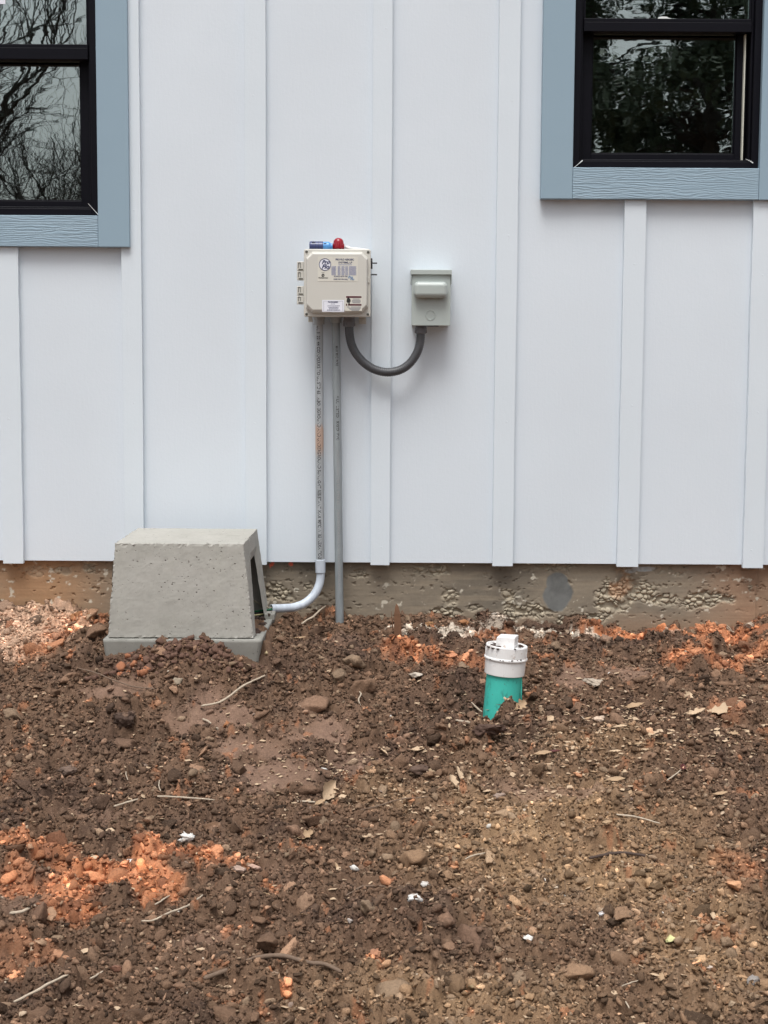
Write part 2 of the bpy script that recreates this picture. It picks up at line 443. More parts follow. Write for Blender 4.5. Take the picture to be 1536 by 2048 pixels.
# windows
def ring(mb, x0, x1, z0, z1, wl, wr, wb, wt, y0, y1):
    """rectangular ring, butt joined"""
    mb.box(x0, x0+wl, y0, y1, z0, z1); mb.box(x1-wr, x1, y0, y1, z0, z1)
    if wb: mb.box(x0+wl, x1-wr, y0, y1, z0, z0+wb)
    if wt: mb.box(x0+wl, x1-wr, y0, y1, z1-wt, z1)
def m_glass(wav=.04, ro=.0):
    m = bpy.data.materials.new('window_glass'); m.use_nodes = True; t = m.node_tree
    t.nodes.remove(t.nodes['Principled BSDF']); out = t.nodes['Material Output']
    gl = t.nodes.new('ShaderNodeBsdfGlossy'); gl.inputs['Roughness'].default_value = ro; gl.inputs['Color'].default_value = (.93, 1, .98, 1)
    tr = t.nodes.new('ShaderNodeBsdfTransparent'); tr.inputs[0].default_value = (.72, .78, .76, 1)
    mx = t.nodes.new('ShaderNodeMixShader')
    fr = t.nodes.new('ShaderNodeFresnel'); fr.inputs['IOR'].default_value = 3.0
    t.links.new(fr.outputs[0], mx.inputs[0]); t.links.new(tr.outputs[0], mx.inputs[1]); t.links.new(gl.outputs[0], mx.inputs[2])
    t.links.new(mx.outputs[0], out.inputs['Surface'])
    co = t.nodes.new('ShaderNodeTexCoord'); mp = t.nodes.new('ShaderNodeMapping'); mp.inputs['Scale'].default_value = (1, 1, 2.2)
    nz = t.nodes.new('ShaderNodeTexNoise'); nz.inputs['Scale'].default_value = 5; nz.inputs['Detail'].default_value = 2.5
    bp = t.nodes.new('ShaderNodeBump'); bp.inputs['Strength'].default_value = wav; bp.inputs['Distance'].default_value = .010
    t.links.new(co.outputs['Object'], mp.inputs[0]); t.links.new(mp.outputs[0], nz.inputs[0]); t.links.new(nz.outputs[0], bp.inputs['Height'])
    t.links.new(bp.outputs[0], gl.inputs['Normal'])
    return m
GLASS = [m_glass(.016, .008), m_glass(.045, .010)]
RAILS = {0: (at(90, 88, .0).z, at(90, 119, .0).z), 1: (at(1330, 37, .0).z, at(1330, 64, .0).z)}
for wi, (x0, x1, z0, z1) in enumerate(WINS):
    rt, rb_ = RAILS[wi]
    fr = MB(); e = .0015
    x0 += e; x1 -= e; z0 += e; z1 -= e
    ring(fr, x0, x1, z0, z1, .022, .022, .022, .022, FRY, .12)
    ring(fr, x0+.022, x1-.022, z0+.022, z1-.022, .008, .008, .007, .008, .004, .12)
    wf = fr.build('window', M['black_vinyl'], house, bevel=.002)
    c0 = MB(); c0.box(x0-e-CAS, x0-e+.001, T_F, 0, z0-e-CAS, z1+e+CAS); c0.build('casing_board', M['blue_v'], wf, bevel=.002)
    c0 = MB(); c0.box(x1+e-.001, x1+e+CAS, T_F, 0, z0-e-CAS, z1+e+CAS); c0.build('casing_board', M['blue_v'], wf, bevel=.002)
    c0 = MB(); c0.box(x0-e+.0015, x1+e-.0015, T_F+.0015, 0, z0-e-CAS+.0005, z0-e); c0.build('casing_board', M['blue_h'], wf, bevel=.002)
    c0 = MB(); c0.box(x0-e+.0015, x1+e-.0015, T_F+.0015, 0, z1+e, z1+e+CAS-.0005); c0.build('casing_board', M['blue_h'], wf, bevel=.002)
    us = MB(); ix0, ix1 = x0+.0305, x1-.0305
    us.box(ix0, ix1, -.004, .034, rb_, rt - .012)                                # meeting rail
    us.box(ix0, ix1, .0, .034, rt - .0118, rt)
    us.box(ix0, ix0+.006, .006, .034, rt+.0002, z1-.031); us.box(ix1-.006, ix1, .006, .034, rt+.0002, z1-.031)
    us.box(ix0+.0062, ix1-.0062, .006, .034, z1-.045, z1-.031)
    us.build('upper_sash', M['black_vinyl'], wf, bevel=.0015)
    p = MB(); p.box(ix0+.0062, ix1-.0062, .018, .022, rt+.0003, z1-.0455); p.build('pane', GLASS[wi], wf)
    lsash = MB(); sx0, sx1 = ix0+.0005, ix1-.0005; sb = z0+.0295
    ring(lsash, sx0, sx1, sb, rb_+.03, .034, .034, .022, .022, .042, .075)
    ring(lsash, sx0+.0342, sx1-.0342, sb+.0222, rb_+.0078, .004, .004, .004, .004, .049, .075)
    lsash.build('lower_sash', M['black_vinyl'], wf, bevel=.0015)
    p = MB(); p.box(sx0+.0384, sx1-.0384, .058, .062, sb+.0264, rb_+.0036); p.build('pane', GLASS[wi], wf)
    if wi == 1:
        s_ = MB(); s_.box(ix1-.0145, ix1-.0107, .024, .0415, sb-.002, rb_-.001); s_.box(ix1-.0145, ix1-.0065, .024, .0415, rt+.001, z1-.046)
        s_.build('jamb_strip', M['white_vinyl'], wf)
        q = at(1330, 33, .015); bl = MB()
        bl.loft([[(q.x+dx*k, .0165-.004*j, rt+.0005+dz*k) for dx, dz in [(-.024,0),(-.021,.006),(-.008,.0095),(.006,.0088),(.012,.005),(.03,.001),(.03,0)]] for j, k in ((0,1),(1,.92))])
        bl.build('white_blob', M['sealant'], wf)  # plain white lump on the meeting rail
        for (u, v, u2, v2) in [(1146, 337, 1165, 321), (1491, 318, 1506, 326)]:
            a = at(u, v, FRY-.001); c_ = at(u2, v2, FRY-.001)
            MB().tube([a, (a+c_)/2 + Vector((.001,0,.0005)), c_], [.0007, .001, .0022], 6).build('sealant_smear', M['sealant'], wf)
    else:
        a = at(176, 407, FRY-.001); c_ = at(199, 432, FRY-.001)
        MB().tube([a, (a+c_)/2, c_], [.0006, .0008, .0015], 6).build('sealant_smear', M['sealant'], wf)
        q = at(7, 4, .017); MB().box(q.x-.02, q.x+.006, .0172, .0178, q.z-.006, q.z+.04).build('window_sticker', M['sticker_white'], wf)

# foundation: displaced formwork face with honeycombed aggregate
FY = .022
XD = np.arange(-1.62, 1.62, .0022)
XF = np.concatenate([np.linspace(-3.58, -1.63, 60), XD, np.linspace(1.63, 3.58, 60)])
ZF = np.arange(-.22, SID_Z + .012, .0022)
X, Z = np.meshgrid(XF, ZF)
def fmask(blobs, X, Z, seed, soft=.55, freq=14, amp=2.5):
    m = np.zeros(X.shape); n = fbm(X*freq, Z*freq*1.3, seed, 4) - .5
    for u, v, ru, rv, wgt in blobs:
        p = at(u, v, FY); d = np.hypot((X-p.x)/(ru/605), (Z-p.z)/(rv/605))
        m = np.maximum(m, wgt*sstep(0, soft, 1 - d + n*amp))
    return m
hc = fmask([(1060,1225,95,24,1),(1140,1240,70,14,1),(1085,1135,75,16,.9),(1140,1165,40,32,1),(1260,1180,60,36,1),(1225,1205,30,20,1),
            (1015,1185,28,18,.9),(890,1235,45,16,1),(960,1215,30,10,.8),(1330,1200,40,14,.9),(1400,1205,50,14,.9),(1450,1200,40,16,1),(1500,1180,14,50,.9),
            (848,1140,45,16,.8),(800,1240,30,10,.8),(548,1180,26,26,1),(575,1195,20,18,.8),(620,1172,18,22,.7),(640,1190,16,10,.6),
            (180,1142,28,12,.7),(125,1142,22,10,.6),(60,1140,30,10,.3),(720,1150,20,8,.6),(905,1195,20,16,.6),(760,1230,20,8,.5),
            (1360,1150,30,8,.4),(700,1240,20,8,.6),(1310,1140,26,10,.5),(990,1235,40,16,.8)], X, Z, 31)
wx = X + .016*(fbm(X*38, Z*38, 3, 3)-.5); wz = Z + .016*(fbm(X*38, Z*38, 4, 3)-.5)
f1, f2, idr = worley(wx*54, wz*76, 5)
dome = np.sqrt(np.clip(1-(f1*1.25)**2, 0, 1)); crack = sstep(0, .22, f2-f1)
isl = (idr > .2)
stone = (-.011 + .013*dome*crack*(.55+.45*idr))*isl - .010*(1-isl)
grain = .0005*(fbm(X*6, Z*230, 8, 3)-.5) + .0009*(fbm(X*25, Z*60, 9, 4)-.5)
pitn = fbm(X*62, Z*95, 17, 5); pit = sstep(.68, .76, pitn)*sstep(.42,.6,fbm(X*5,Z*7,18,2))
disp = grain - .004*pit
m3 = hc[..., None] if False else hc
disp = disp*(1-m3) + stone*m3
edgeX = at(1513, 1190, FY).x
disp = disp - .006*sstep(edgeX-.0012, edgeX+.0012, X)
Yv = FY - disp
# colour
def mixc(a, b, t): return a*(1-t[..., None]) + np.array(b)*t[..., None]
col = np.ones(X.shape+(3,))*np.array((.185,.155,.118))
col = mixc(col, (.135,.115,.09), sstep(.4,.7,fbm(X*5, Z*7, 41, 4)))
col = mixc(col, (.23,.19,.14), .5*sstep(.5,.75,fbm(X*9, Z*60, 43, 4)))
left = sstep(at(240,1190,FY).x+.1, at(60,1190,FY).x, X); right = sstep(at(1330,1190,FY).x, at(1520,1190,FY).x, X)
col = mixc(col, (.30,.175,.095), np.clip(left*.8*(.5+fbm(X*6, Z*8, 47)) , 0, .9))
col = mixc(col, (.27,.165,.105), np.clip(right*.65*(.5+fbm(X*6, Z*8, 48)), 0, .85))
low = sstep(.075, -.01, Z); col = mixc(col, (.27,.16,.095), low*.45*sstep(.35,.6,fbm(X*4, Z*4, 50)))
top = sstep(SID_Z-.04, SID_Z, Z); 
stc = np.where(idr[..., None] > .55, np.array((.33,.285,.215)), np.array((.24,.205,.155)))
stc = mixc(stc, (.42,.27,.17), fmask([(1245,1168,38,28,.75)], X, Z, 77))
col = col*(1-hc[..., None]) + stc*hc[..., None]
wht = sstep(.72,.8,fbm(X*38, Z*48, 61, 4))*(1-hc); col = mixc(col, (.5,.46,.38), wht*.8)
pat = fmask([(1116,1190,31,30,1),(1113,1168,22,22,1)], X, Z, 90, .16, 9, .7); pn = fbm(X*30, Z*30, 92, 4)[..., None]; col = col*(1-pat[..., None]) + np.array((.118,.120,.116))*(.65+.7*pn)*pat[..., None]
Yv = Yv*(1-pat) + (FY+.001)*pat
pat2 = fmask([(1285,1138,26,6,1),(1262,1142,12,5,.8)], X, Z, 91, .3, 10); col = mixc(col, (.38,.42,.44), pat2*.7)
org = fmask([(543,1130,6,5,1),(581,1128,4,4,1)], X, Z, 95, .2, 60); col = mixc(col, (.75,.13,.07), org*.8)
nz_, nx_ = X.shape
V = np.stack([X, Yv, Z], -1).reshape(-1, 3)
idx = np.arange(nz_*nx_).reshape(nz_, nx_)
Fq = np.stack([idx[:-1,:-1], idx[:-1,1:], idx[1:,1:], idx[1:,:-1]], -1).reshape(-1, 4)
# top ledge, ends and rear so that the foundation is a solid block
nb = len(V); back = np.array([(-3.58,3.95,-.22),(3.58,3.95,-.22),(3.58,3.95,ZF[-1]),(-3.58,3.95,ZF[-1])])
V = np.concatenate([V, back]); col2 = np.concatenate([col.reshape(-1,3), np.tile((.25,.22,.18),(4,1))])
Fq = np.concatenate([Fq, [[idx[-1,0], idx[-1,-1], nb+2, nb+3], [nb, nb+1, idx[0,-1], idx[0,0]], [nb+1, nb, nb+3, nb+2]]])
fo = link('foundation', np_mesh('foundation', V, Fq, col2*1.38, True), M['found'], house)
# ------------------------------------------------------------------ electrical things on the wall
R_C = .0134
# control panel
PY0, PYF = -.012, -.128          # back and flange of the box
FL = -.134
px0, pz1 = xz(607.5, 497.5, FL); px1, pz0 = xz(741, 634, FL)
pcx, pcz = (px0+px1)/2, (pz0+pz1)/2
panel = empty('control_panel', (pcx, 0, pz0), 'beige septic control panel box with stickers mounted on the white wall above two grey conduits', 'control panel')
MB().box(px0+.006, px1-.006, -.118, -.0195, pz0+.006, pz1-.006).build('enclosure', M['panel'], panel, bevel=.006, seg=3)
def P3(u, v, Y): return at(u, v, Y)
def rrect(x0, x1, z0, z1, r, Y, n=5):
    L = []
    for cx, cz, a0 in ((x1-r, z1-r, 0), (x0+r, z1-r, 90), (x0+r, z0+r, 180), (x1-r, z0+r, 270)):
        for k in range(n+1):
            a = math.radians(a0 + 90*k/n); L.append((cx+r*math.cos(a), Y, cz+r*math.sin(a)))
    return L
def oct_(x0, x1, z0, z1, c, Y):
    return [(x1, Y, z1-c), (x1-c, Y, z1), (x0+c, Y, z1), (x0, Y, z1-c), (x0, Y, z0+c), (x0+c, Y, z0), (x1-c, Y, z0), (x1, Y, z0+c)]
cv = MB()
cv.loft([rrect(px0, px1, pz0, pz1, .006, -.1185), rrect(px0, px1, pz0, pz1, .006, -.126), rrect(px0+.0015, px1-.0015, pz0+.0015, pz1-.0015, .005, -.1275)])
cover = cv.build('cover', M['panel'], panel, bevel=.001)
ox0, oz1 = px0+.0075, pz1-.0085; ox1, oz0 = px1-.0085, pz0+.010
rs = MB(); CF = -.148
rs.loft([oct_(ox0, ox1, oz0, oz1, .019, -.1272), oct_(ox0+.002, ox1-.002, oz0+.0045, oz1-.004, .018, -.143), oct_(ox0+.0045, ox1-.0045, oz0+.0115, oz1-.0085, .017, CF)])
rs.build('raised_face', M['panel'], cover, bevel=.0012)
for sx, sz in ((px0+.0085, pz1-.0085), (px1-.0085, pz1-.0085), (px0+.0085, pz0+.0085), (px1-.0085, pz0+.0085)):
    s_ = MB(); s_.lathe([(.0042, 0), (.0042, .0016), (.003, .0022)], (0,-1,0), (sx, -.1275, sz), 14); s_.box(sx-.003, sx+.003, -.1302, -.1296, sz-.0005, sz+.0005)
    s_.build('cover_screw', M['screw'], cover)
# hinge tabs down the left edge
for v0, v1 in ((521, 543.5), (540.5, 562), (570, 592.5), (589.5, 610)):
    hx0, hz1 = xz(594, v0+2.2, -.112); hx1, hz0 = xz(608, v1-1.2, -.112)
    h = MB(); h.box(hx0, px0-.0003, -.117, -.10, hz0, hz1); hg = h.build('hinge', M['panel'], panel, bevel=.0015)
    d = MB(); a, zt = xz(596.2, v0+5.2, -.1175); b2, zb = xz(601.2, v1-8, -.1175)
    d.box(a, a+.0017, -.1182, -.1168, zb, zt); d.box(b2-.0015, b2, -.1182, -.1168, zb, zt); d.box(a, b2, -.1184, -.1169, zt, zt+.002)
    e0, ez = xz(597, v1-4.6, -.1175); d.box(e0, e0+.014, -.1183, -.1168, ez-.0016, ez+.0016)
    d.build('hinge_slot_shade', M['slot_shade'], hg)  # dark inlays colour in the shade of the hinge grooves
# latches at the right edge
for v, tall in ((527, True), (550, False)):
    l = MB(); q = at(741, v, -.11)
    l.tube([q, q+Vector((.006,0,.0012)), q+Vector((.021,0,.0012))], [.0014,.0022,.0024], 10)
    if tall: l.box(q.x+.0005, q.x+.0065, -.122, -.104, q.z-.017, q.z+.009); l.lathe([(.0035,0),(.0035,.006)], (0,-1,0), (q.x+.003, -.108, q.z+.013), 10)
    l.build('latch', M['black_plastic'], panel, bevel=.0006)
lx, lz = xz(736.5, 560, -.13); MB().box(lx-.002, lx+.004, -.1312, -.12, lz-.009, lz+.009).build('latch_tab', M['panel'], panel, bevel=.0015)
# mounting foot and conduit hubs below the box
fx, fz = xz(725, 637, -.02); ft = MB(); ft.box(fx-.012, fx+.012, -.026, -.0195, fz-.018, pz0+.012); ft.lathe([(.004,0),(.004,.003)], (0,-1,0), (fx, -.026, fz-.006), 12)
ft.build('mounting_foot', M['panel'], panel, bevel=.0015)
fx2, fz2 = xz(622, 637, -.02); ft = MB(); ft.box(fx2-.009, fx2+.009, -.026, -.0195, fz2-.012, pz0+.012); ft.build('mounting_foot', M['panel'], panel, bevel=.0015)
# writing
def put_text(mbx, s, u, v, h, Y, align='CENTER', shear=0, bold=0, wmax=None):
    """text with its centre line at a photo pixel on plane Y; h = height in pixels"""
    q = at(u, v, Y); size = h/625/.7
    vs, fs = text_geo(s, size, align, shear, bold*size)
    k = 1.0
    if wmax:
        wd = max(p.x for p in vs) - min(p.x for p in vs); k = wmax/625/wd
    mbx.add([(q.x+p.x*k, q.y, q.z+p.y) for p in vs], fs)
def flat(u0, u1, v0, v1, Y, t=.0006):
    a, zt = xz(u0, v0, Y); b2, zb = xz(u1, v1, Y); return MB().box(a, b2, Y, Y+t, zb, zt)
SY = CF - .0006
st = flat(635.5, 715.5, 513.5, 563, SY).build('name_label', M['sticker_clear'], panel)
TY = SY - .0004
def ringm(mb, u, v, r0, r1, Y, n=40):
    q = at(u, v, Y); vs = []
    for k in range(n):
        g = 2*math.pi*k/n
        vs += [(q.x+r0*math.cos(g), Y, q.z+r0*math.sin(g)), (q.x+r1*math.cos(g), Y, q.z+r1*math.sin(g))]
    mb.add(vs, [(2*k, 2*k+1, (2*k+3) % (2*n), (2*k+2) % (2*n)) for k in range(n)])
disc_ = MB(); q = at(650, 529, TY+.0001); disc_.add([(q.x+.018*math.cos(2*math.pi*k/32), TY+.0002, q.z+.018*math.sin(2*math.pi*k/32)) for k in range(32)], [tuple(range(32))])
disc_.build('logo_disc', M['sticker_white'], st, fix=False)
nv = MB(); ringm(nv, 650, 529, .0172, .0191, TY-.0002)
put_text(nv, 'Pro', 651, 524.6, 7.6, TY-.0003, shear=.35, bold=.035, wmax=15.5); put_text(nv, 'Flo', 650.5, 533.6, 7.6, TY-.0003, shear=.35, bold=.035, wmax=15.5)
put_text(nv, 'PRO FLO AEROBIC', 689.5, 519.3, 3.5, TY, bold=.03, wmax=36); put_text(nv, 'SYSTEMS, LP', 690.5, 525.3, 3.4, TY, bold=.03, wmax=27)
put_text(nv, 'ALWAYS WITH THE', 681.5, 553.0, 2.6, TY, bold=.03, wmax=27); put_text(nv, 'SAME DAY ON CALL', 681.5, 558.6, 2.6, TY, bold=.03, wmax=28)
nv.build('navy_printing', M['ink_navy'], st, fix=False)
bl = MB(); rg = random.Random(7)
for r in range(9):                      # columns of tiny numbers, too small to read
    v = 532.6 + r*2.05
    for u0, u1 in ((663, 672.5), (675.5, 681), (683, 689.5), (690.8, 696.3), (698, 712.5)):
        u = u0
        while u < u1 - rg.uniform(0, 1.4):
            l_ = rg.uniform(1.0, 2.4); a, zt = xz(u, v, TY); b2, zb = xz(min(u+l_, u1), v+1.35, TY); bl.add([(a,TY,zb),(b2,TY,zb),(b2,TY,zt),(a,TY,zt)], [(0,1,2,3)]); u += l_+rg.uniform(.25,.5)
u = 677
for k in range(9):
    a, zt = xz(u, 528.9, TY); b2, zb = xz(u+2.4, 530.2, TY); bl.add([(a,TY,zb),(b2,TY,zb),(b2,TY,zt),(a,TY,zt)], [(0,1,2,3)]); u += 3
bl.build('small_printing', M['ink_blue'], st, fix=False)
sk = MB(); put_text(sk, 'Pro', 700.5, 554.6, 5, TY-.0003, shear=.35, bold=.02, wmax=9.5); put_text(sk, 'Flo', 704, 558.6, 3.6, TY-.0003, shear=.35, bold=.02, wmax=8); sk.build('blue_printing', M['ink_sky'], st, fix=False)
kb = MB(); ringm(kb, 646, 550.6, .0016, .0046, TY); put_text(kb, 'THE', 646, 545.6, 1.8, TY, wmax=6); put_text(kb, 'PROFESSIONALS', 646.5, 555.8, 2.6, TY, bold=.02, wmax=18.5)
kb.build('black_printing', M['ink_black'], st, fix=False)
s2 = flat(644.3, 688.3, 600, 624, SY).build('service_label', M['sticker_white'], panel)
g = MB()
put_text(g, 'PROGRAMMED', 666, 604.3, 2.7, TY, bold=.03, wmax=20); put_text(g, 'FLOW', 666, 608, 2.0, TY, wmax=8)
for v, u0, u1 in ((611.2, 655, 680), (614.2, 657, 677), (617.0, 658, 677), (619.6, 654, 680)):
    u = u0
    while u < u1:
        l_ = rg.uniform(1.2, 3.4); a, zt = xz(u, v, TY); b2, zb = xz(min(u+l_,u1), v+1.1, TY); g.add([(a,TY,zb),(b2,TY,zb),(b2,TY,zt),(a,TY,zt)], [(0,1,2,3)]); u += l_+.5
g.build('printing', M['ink_navy'], s2, fix=False)
bd = MB()
for (a0, a1, b0, b1) in ((647.2,686,602.1,602.7),(647.2,686,622,622.6),(647.2,647.8,602.7,622),(685.4,686,602.7,622)):
    a, zt = xz(a0, b0, TY); b2, zb = xz(a1, b1, TY); bd.add([(a,TY,zb),(b2,TY,zb),(b2,TY,zt),(a,TY,zt)], [(0,1,2,3)])
bd.build('border', M['ink_grey'], s2, fix=False)
s3 = flat(690.5, 724, 591.5, 622, SY).build('warning_label', M['sticker_clear'], panel)
mr = MB()
for (a0,a1,b0,b1) in ((692,723,592.2,595.7),(696,723,608,611.4),(692,694.2,607.4,611.6)):
    a, zt = xz(a0, b0, TY); b2, zb = xz(a1, b1, TY); mr.add([(a,TY,zb),(b2,TY,zb),(b2,TY,zt),(a,TY,zt)], [(0,1,2,3)])
mr.build('maroon_bars', M['ink_maroon'], s3, fix=False)
bk = MB(); pts = [(694,597),(697,595),(700.5,598),(701.5,602),(699,606),(700,609),(696.5,609.5),(697,604.5),(695,606),(693,603)]
L = [at(u, v, TY-.0002) for u, v in pts]; bk.add(L, [tuple(range(len(L)))]); bk.build('pictogram', M['ink_black'], s3, fix=False)
gr = MB()
for v, u0, u1 in ((597.3,706,719),(600,704,721),(602.3,704,721.5),(604.6,705,720),(613.2,694,699),(613.2,702,722),(615.6,697,721),(617.9,699,720),(620,703,718)):
    a, zt = xz(u0, v, TY); b2, zb = xz(u1, v+1.5, TY); gr.add([(a,TY,zb),(b2,TY,zb),(b2,TY,zt),(a,TY,zt)], [(0,1,2,3)])
gr.build('grey_printing', M['ink_grey'], s3, fix=False)

# red alarm beacon on the panel's top
q = at(677, 497, -.085); bz = pz1 - .006
bc = MB(); bc.lathe([(.0215, 0), (.0215, .006), (.0185, .007)], (0,0,1), (q.x, -.085, bz), 28); bs_ = bc.build('beacon_base', M['black_plastic'], panel, smooth=False)
ztop = at(677, 475.5, -.085).z; hh = ztop - bz - .007
bc = MB(); prof = [(.0185-.0018*t, .007+hh*.58*t) for t in (0,.33,.66,1)] + [(.0167*math.cos(a), .007+hh*.58+hh*.42*math.sin(a)) for a in [math.pi/2*k/7 for k in range(1,8)]]
bc.lathe(prof, (0,0,1), (q.x, -.085, bz), 28)
for k in range(20):
    a = 2*math.pi*k/20; bc.box(q.x+.0182*math.cos(a)-.0005, q.x+.0182*math.cos(a)+.0005, -.085+.0182*math.sin(a)-.0005, -.085+.0182*math.sin(a)+.0005, bz+.008, bz+.007+hh*.5)
bc.build('beacon_lens', M['red_lens'], panel, smooth=True)
# loose things on top of the panel
cz = bz + .0165; a0 = at(619, 488, -.09).x; a1 = at(665, 488, -.09).x
con = empty('plastic_connector', (a0, -.09, bz), 'short navy and light blue plastic connector lying on the panel box beside the red beacon', 'connector')
L1 = (a1-a0)*.60
c1 = MB().lathe([(.0135,0),(.0160,.002),(.0165,.004),(.0163,L1-.002),(.0155,L1)], (1,0,0), (a0, -.09, cz), 26); c1.build('navy_body', M['navy_plastic'], con, smooth=False, bevel=.0006)
c1 = MB().lathe([(.0150,L1+.0002),(.0152,L1+.018),(.0125,L1+.022),(.0105,L1+.024),(.0105,a1-a0)], (1,0,0), (a0, -.09, cz), 26); c1.build('blue_collar', M['blue_plastic'], con)
s_ = MB(); s_.box(a0+.008, a0+.018, -.1035, -.1015, cz+.0095, cz+.0125); s_.box(a0+L1+.002, a0+L1+.0105, -.1035, -.1005, cz+.0065, cz+.0095)
for k in range(3): s_.lathe([(.0169,0),(.0169,.0006)], (1,0,0), (a0+.011+k*.009, -.09, cz), 26)
s_.build('slots', M['black_plastic'], con)
wh = MB(); q0 = at(690, 489.5, -.075); q1 = at(700, 493, -.08); q2 = at(738, 496, -.085)
wh.tube([(q0.x,-.075,bz+.017), (q1.x-.006,-.077,bz+.0145), (q1.x,-.08,bz+.012), ((q1.x+q2.x)/2,-.083,bz+.0095), (q2.x,-.085,bz+.007)], [.0045,.0055,.0042,.004,.0035], 12)
tag(wh.build('white_tube', M['white_plastic'], smooth=True), 'short white tube end lying on top of the panel box right of the red beacon', 'tube')

# disconnect box
DY = -.094
dx0, dz1 = xz(821.5, 538.5, DY); dx1, dz0 = xz(902.5, 653, DY)
dis = empty('disconnect_box', ((dx0+dx1)/2, 0, dz0), 'grey metal electrical disconnect box with rounded handle bulge, right of the panel', 'electrical box')
bx0, bx1 = dx0+.0035, dx1-.003
bodyz0 = dz0+.004
MB().box(bx0+.002, bx1-.002, -.084, -.0005, bodyz0, dz1-.004).build('enclosure', M['disc'], dis, bevel=.002)
dr = MB(); zt_ = dz1-.012
dr.box(bx0, bx1, -.092, -.0845, dz0+.002, zt_)
door = dr.build('door', M['disc'], dis, bevel=.0018)
hd = MB()                                   # rain hood with side wings
hd.box(dx0, dx1, -.1, -.0845, dz1-.0165, dz1-.0015); hd.box(dx0, dx1, -.0843, -.0005, dz1-.0035, dz1)
for xa, xb in ((dx0, dx0+.0022), (dx1-.0022, dx1)):
    hd.loft([[(xa,-.1,dz1-.0165),(xb,-.1,dz1-.0165),(xb,-.02,dz1-.0165),(xa,-.02,dz1-.0165)], [(xa,-.096,dz1-.046),(xb,-.096,dz1-.046),(xb,-.03,dz1-.046),(xa,-.03,dz1-.046)]])
hd.build('rain_hood', M['disc'], dis, bevel=.001)
bu = MB(); b0, bt = xz(827.5, 563, -.11); b1_, bb = xz(895, 596, -.11)
bu.box(b0, b1_, -.122, -.0915, bb, bt); bu.build('handle_bulge', M['disc'], door, bevel=.0155, seg=7)
lg = MB(); q = at(861, 630.5, -.0925)
def tor(mb, R, r, Y, n=40):
    mb.tube([(q.x+R*math.cos(2*math.pi*k/n), Y, q.z+R*math.sin(2*math.pi*k/n)) for k in range(n+1)], r, 6, False)
tor(lg, .0158, .0012, -.0922); tor(lg, .0138, .0006, -.0921)
vs, fs = text_geo('GE', .0165, 'CENTER', .3, .0002, .82); lg.add([(q.x+p.x, -.0924, q.z+p.y) for p in vs], fs); lg.add([(q.x+p.x, -.0921, q.z+p.y) for p in vs], fs)
for k in range(4):
    a = math.pi/2*k + .4; pts = [(q.x+.0128*math.cos(a+t)*(1-.12*t), -.0921, q.z+.0128*math.sin(a+t)*(1-.12*t)) for t in (0,.25,.5,.75,1)]
    lg.tube(pts, [.0003,.0006,.0006,.0005,.0002], 6)
lg.build('embossed_emblem', M['disc'], door, fix=False)
hs_ = MB(); hx, hz = xz(862, 652, -.09); hs_.box(hx-.024, hx+.024, -.0925, -.083, dz0-.0005, dz0+.0018); hs_.build('hasp_lip', M['black_plastic'], dis)
rb2 = MB(); rx = at(835, 655, -.05).x
# flexible conduit with end fittings
fl = empty('flexible_conduit', (at(770, 744, -.05).x, -.05, at(770, 744, -.05).z), 'dark grey flexible conduit looping in a U from the panel to the disconnect box', 'conduit')
FYc = -.055
pp = [(698.5,650),(699,668),(703.5,690),(714,710),(731,728),(752,740),(777,744.5),(802,739),(821,725),(834,705),(840,685),(841.5,664)]
pts = [at(u, v, FYc) for u, v in pp]
def spline(P, n):
    out = []; P = [Vector(p) for p in P]
    for i in range(len(P)-1):
        p0 = P[max(i-1,0)]; p1 = P[i]; p2 = P[i+1]; p3 = P[min(i+2, len(P)-1)]
        for k in range(n):
            t = k/n
            out.append(.5*((2*p1)+(p2-p0)*t+(2*p0-5*p1+4*p2-p3)*t*t+(3*p1-p0-3*p2+p3)*t**3))
    out.append(P[-1]); return out
sp = spline(pts, 24); rad = [.0136 + (.00045 if (i//2) % 2 else 0) for i in range(len(sp))]
MB().tube(sp, rad, 20).build('hose', M['flex'], fl, smooth=True)
for q, top, r in ((pts[0], pz0+.004, .0165), (pts[-1], dz0+.004, .0165)):
    f = MB(); z0_ = q.z - .006; H_ = top - z0_
    f.lathe([(.0150, 0), (.0180, .003), (.0182, .012), (.0192, .0125), (.0198, .017), (.0192, .020), (.0178, .021), (.0178, H_)], (0,0,1), (q.x, FYc, z0_), 24)
    for k in range(12):
        a = 2*math.pi*k/12; f.box(q.x+.0185*math.cos(a)-.001, q.x+.0185*math.cos(a)+.001, FYc+.0185*math.sin(a)-.001, FYc+.0185*math.sin(a)+.001, z0_+.003, z0_+.012)
    f.build('fitting', M['fitting'], fl)

# rigid conduits
CY = -.036
def vwrap(mb, s, top, bot, xoff_ang=0, height=.0115, rr=R_C+.0002, bold=.02):
    """letters running down a pipe between two centre points, wrapped on its surface"""
    vs, fs = text_geo(s, height/.7, 'LEFT', 0, bold*height)
    x0 = min(p.x for p in vs); x1 = max(p.x for p in vs); L = (bot-top).length; d = (bot-top)
    out = []
    for p in vs:
        c = top + d*((p.x-x0)/(x1-x0)); th = p.y/rr + xoff_ang
        out.append((c.x+rr*math.sin(th), c.y-rr*math.cos(th), c.z))
    mb.add(out, fs)
cA = at(637.5, 640, CY); cB = at(640.5, 1122, CY); cCoup0 = at(640.6, 1119, CY); cCoup1 = at(641, 1146, CY)
c1 = empty('conduit', (cB.x, CY, cB.z), 'grey conduit with black printing bending into the concrete housing', 'conduit')
MB().tube([at(637.5, 636, CY)+Vector((0,0,.004)), cB], R_C, 28, False).build('pipe', M['pvc'], c1, smooth=True)
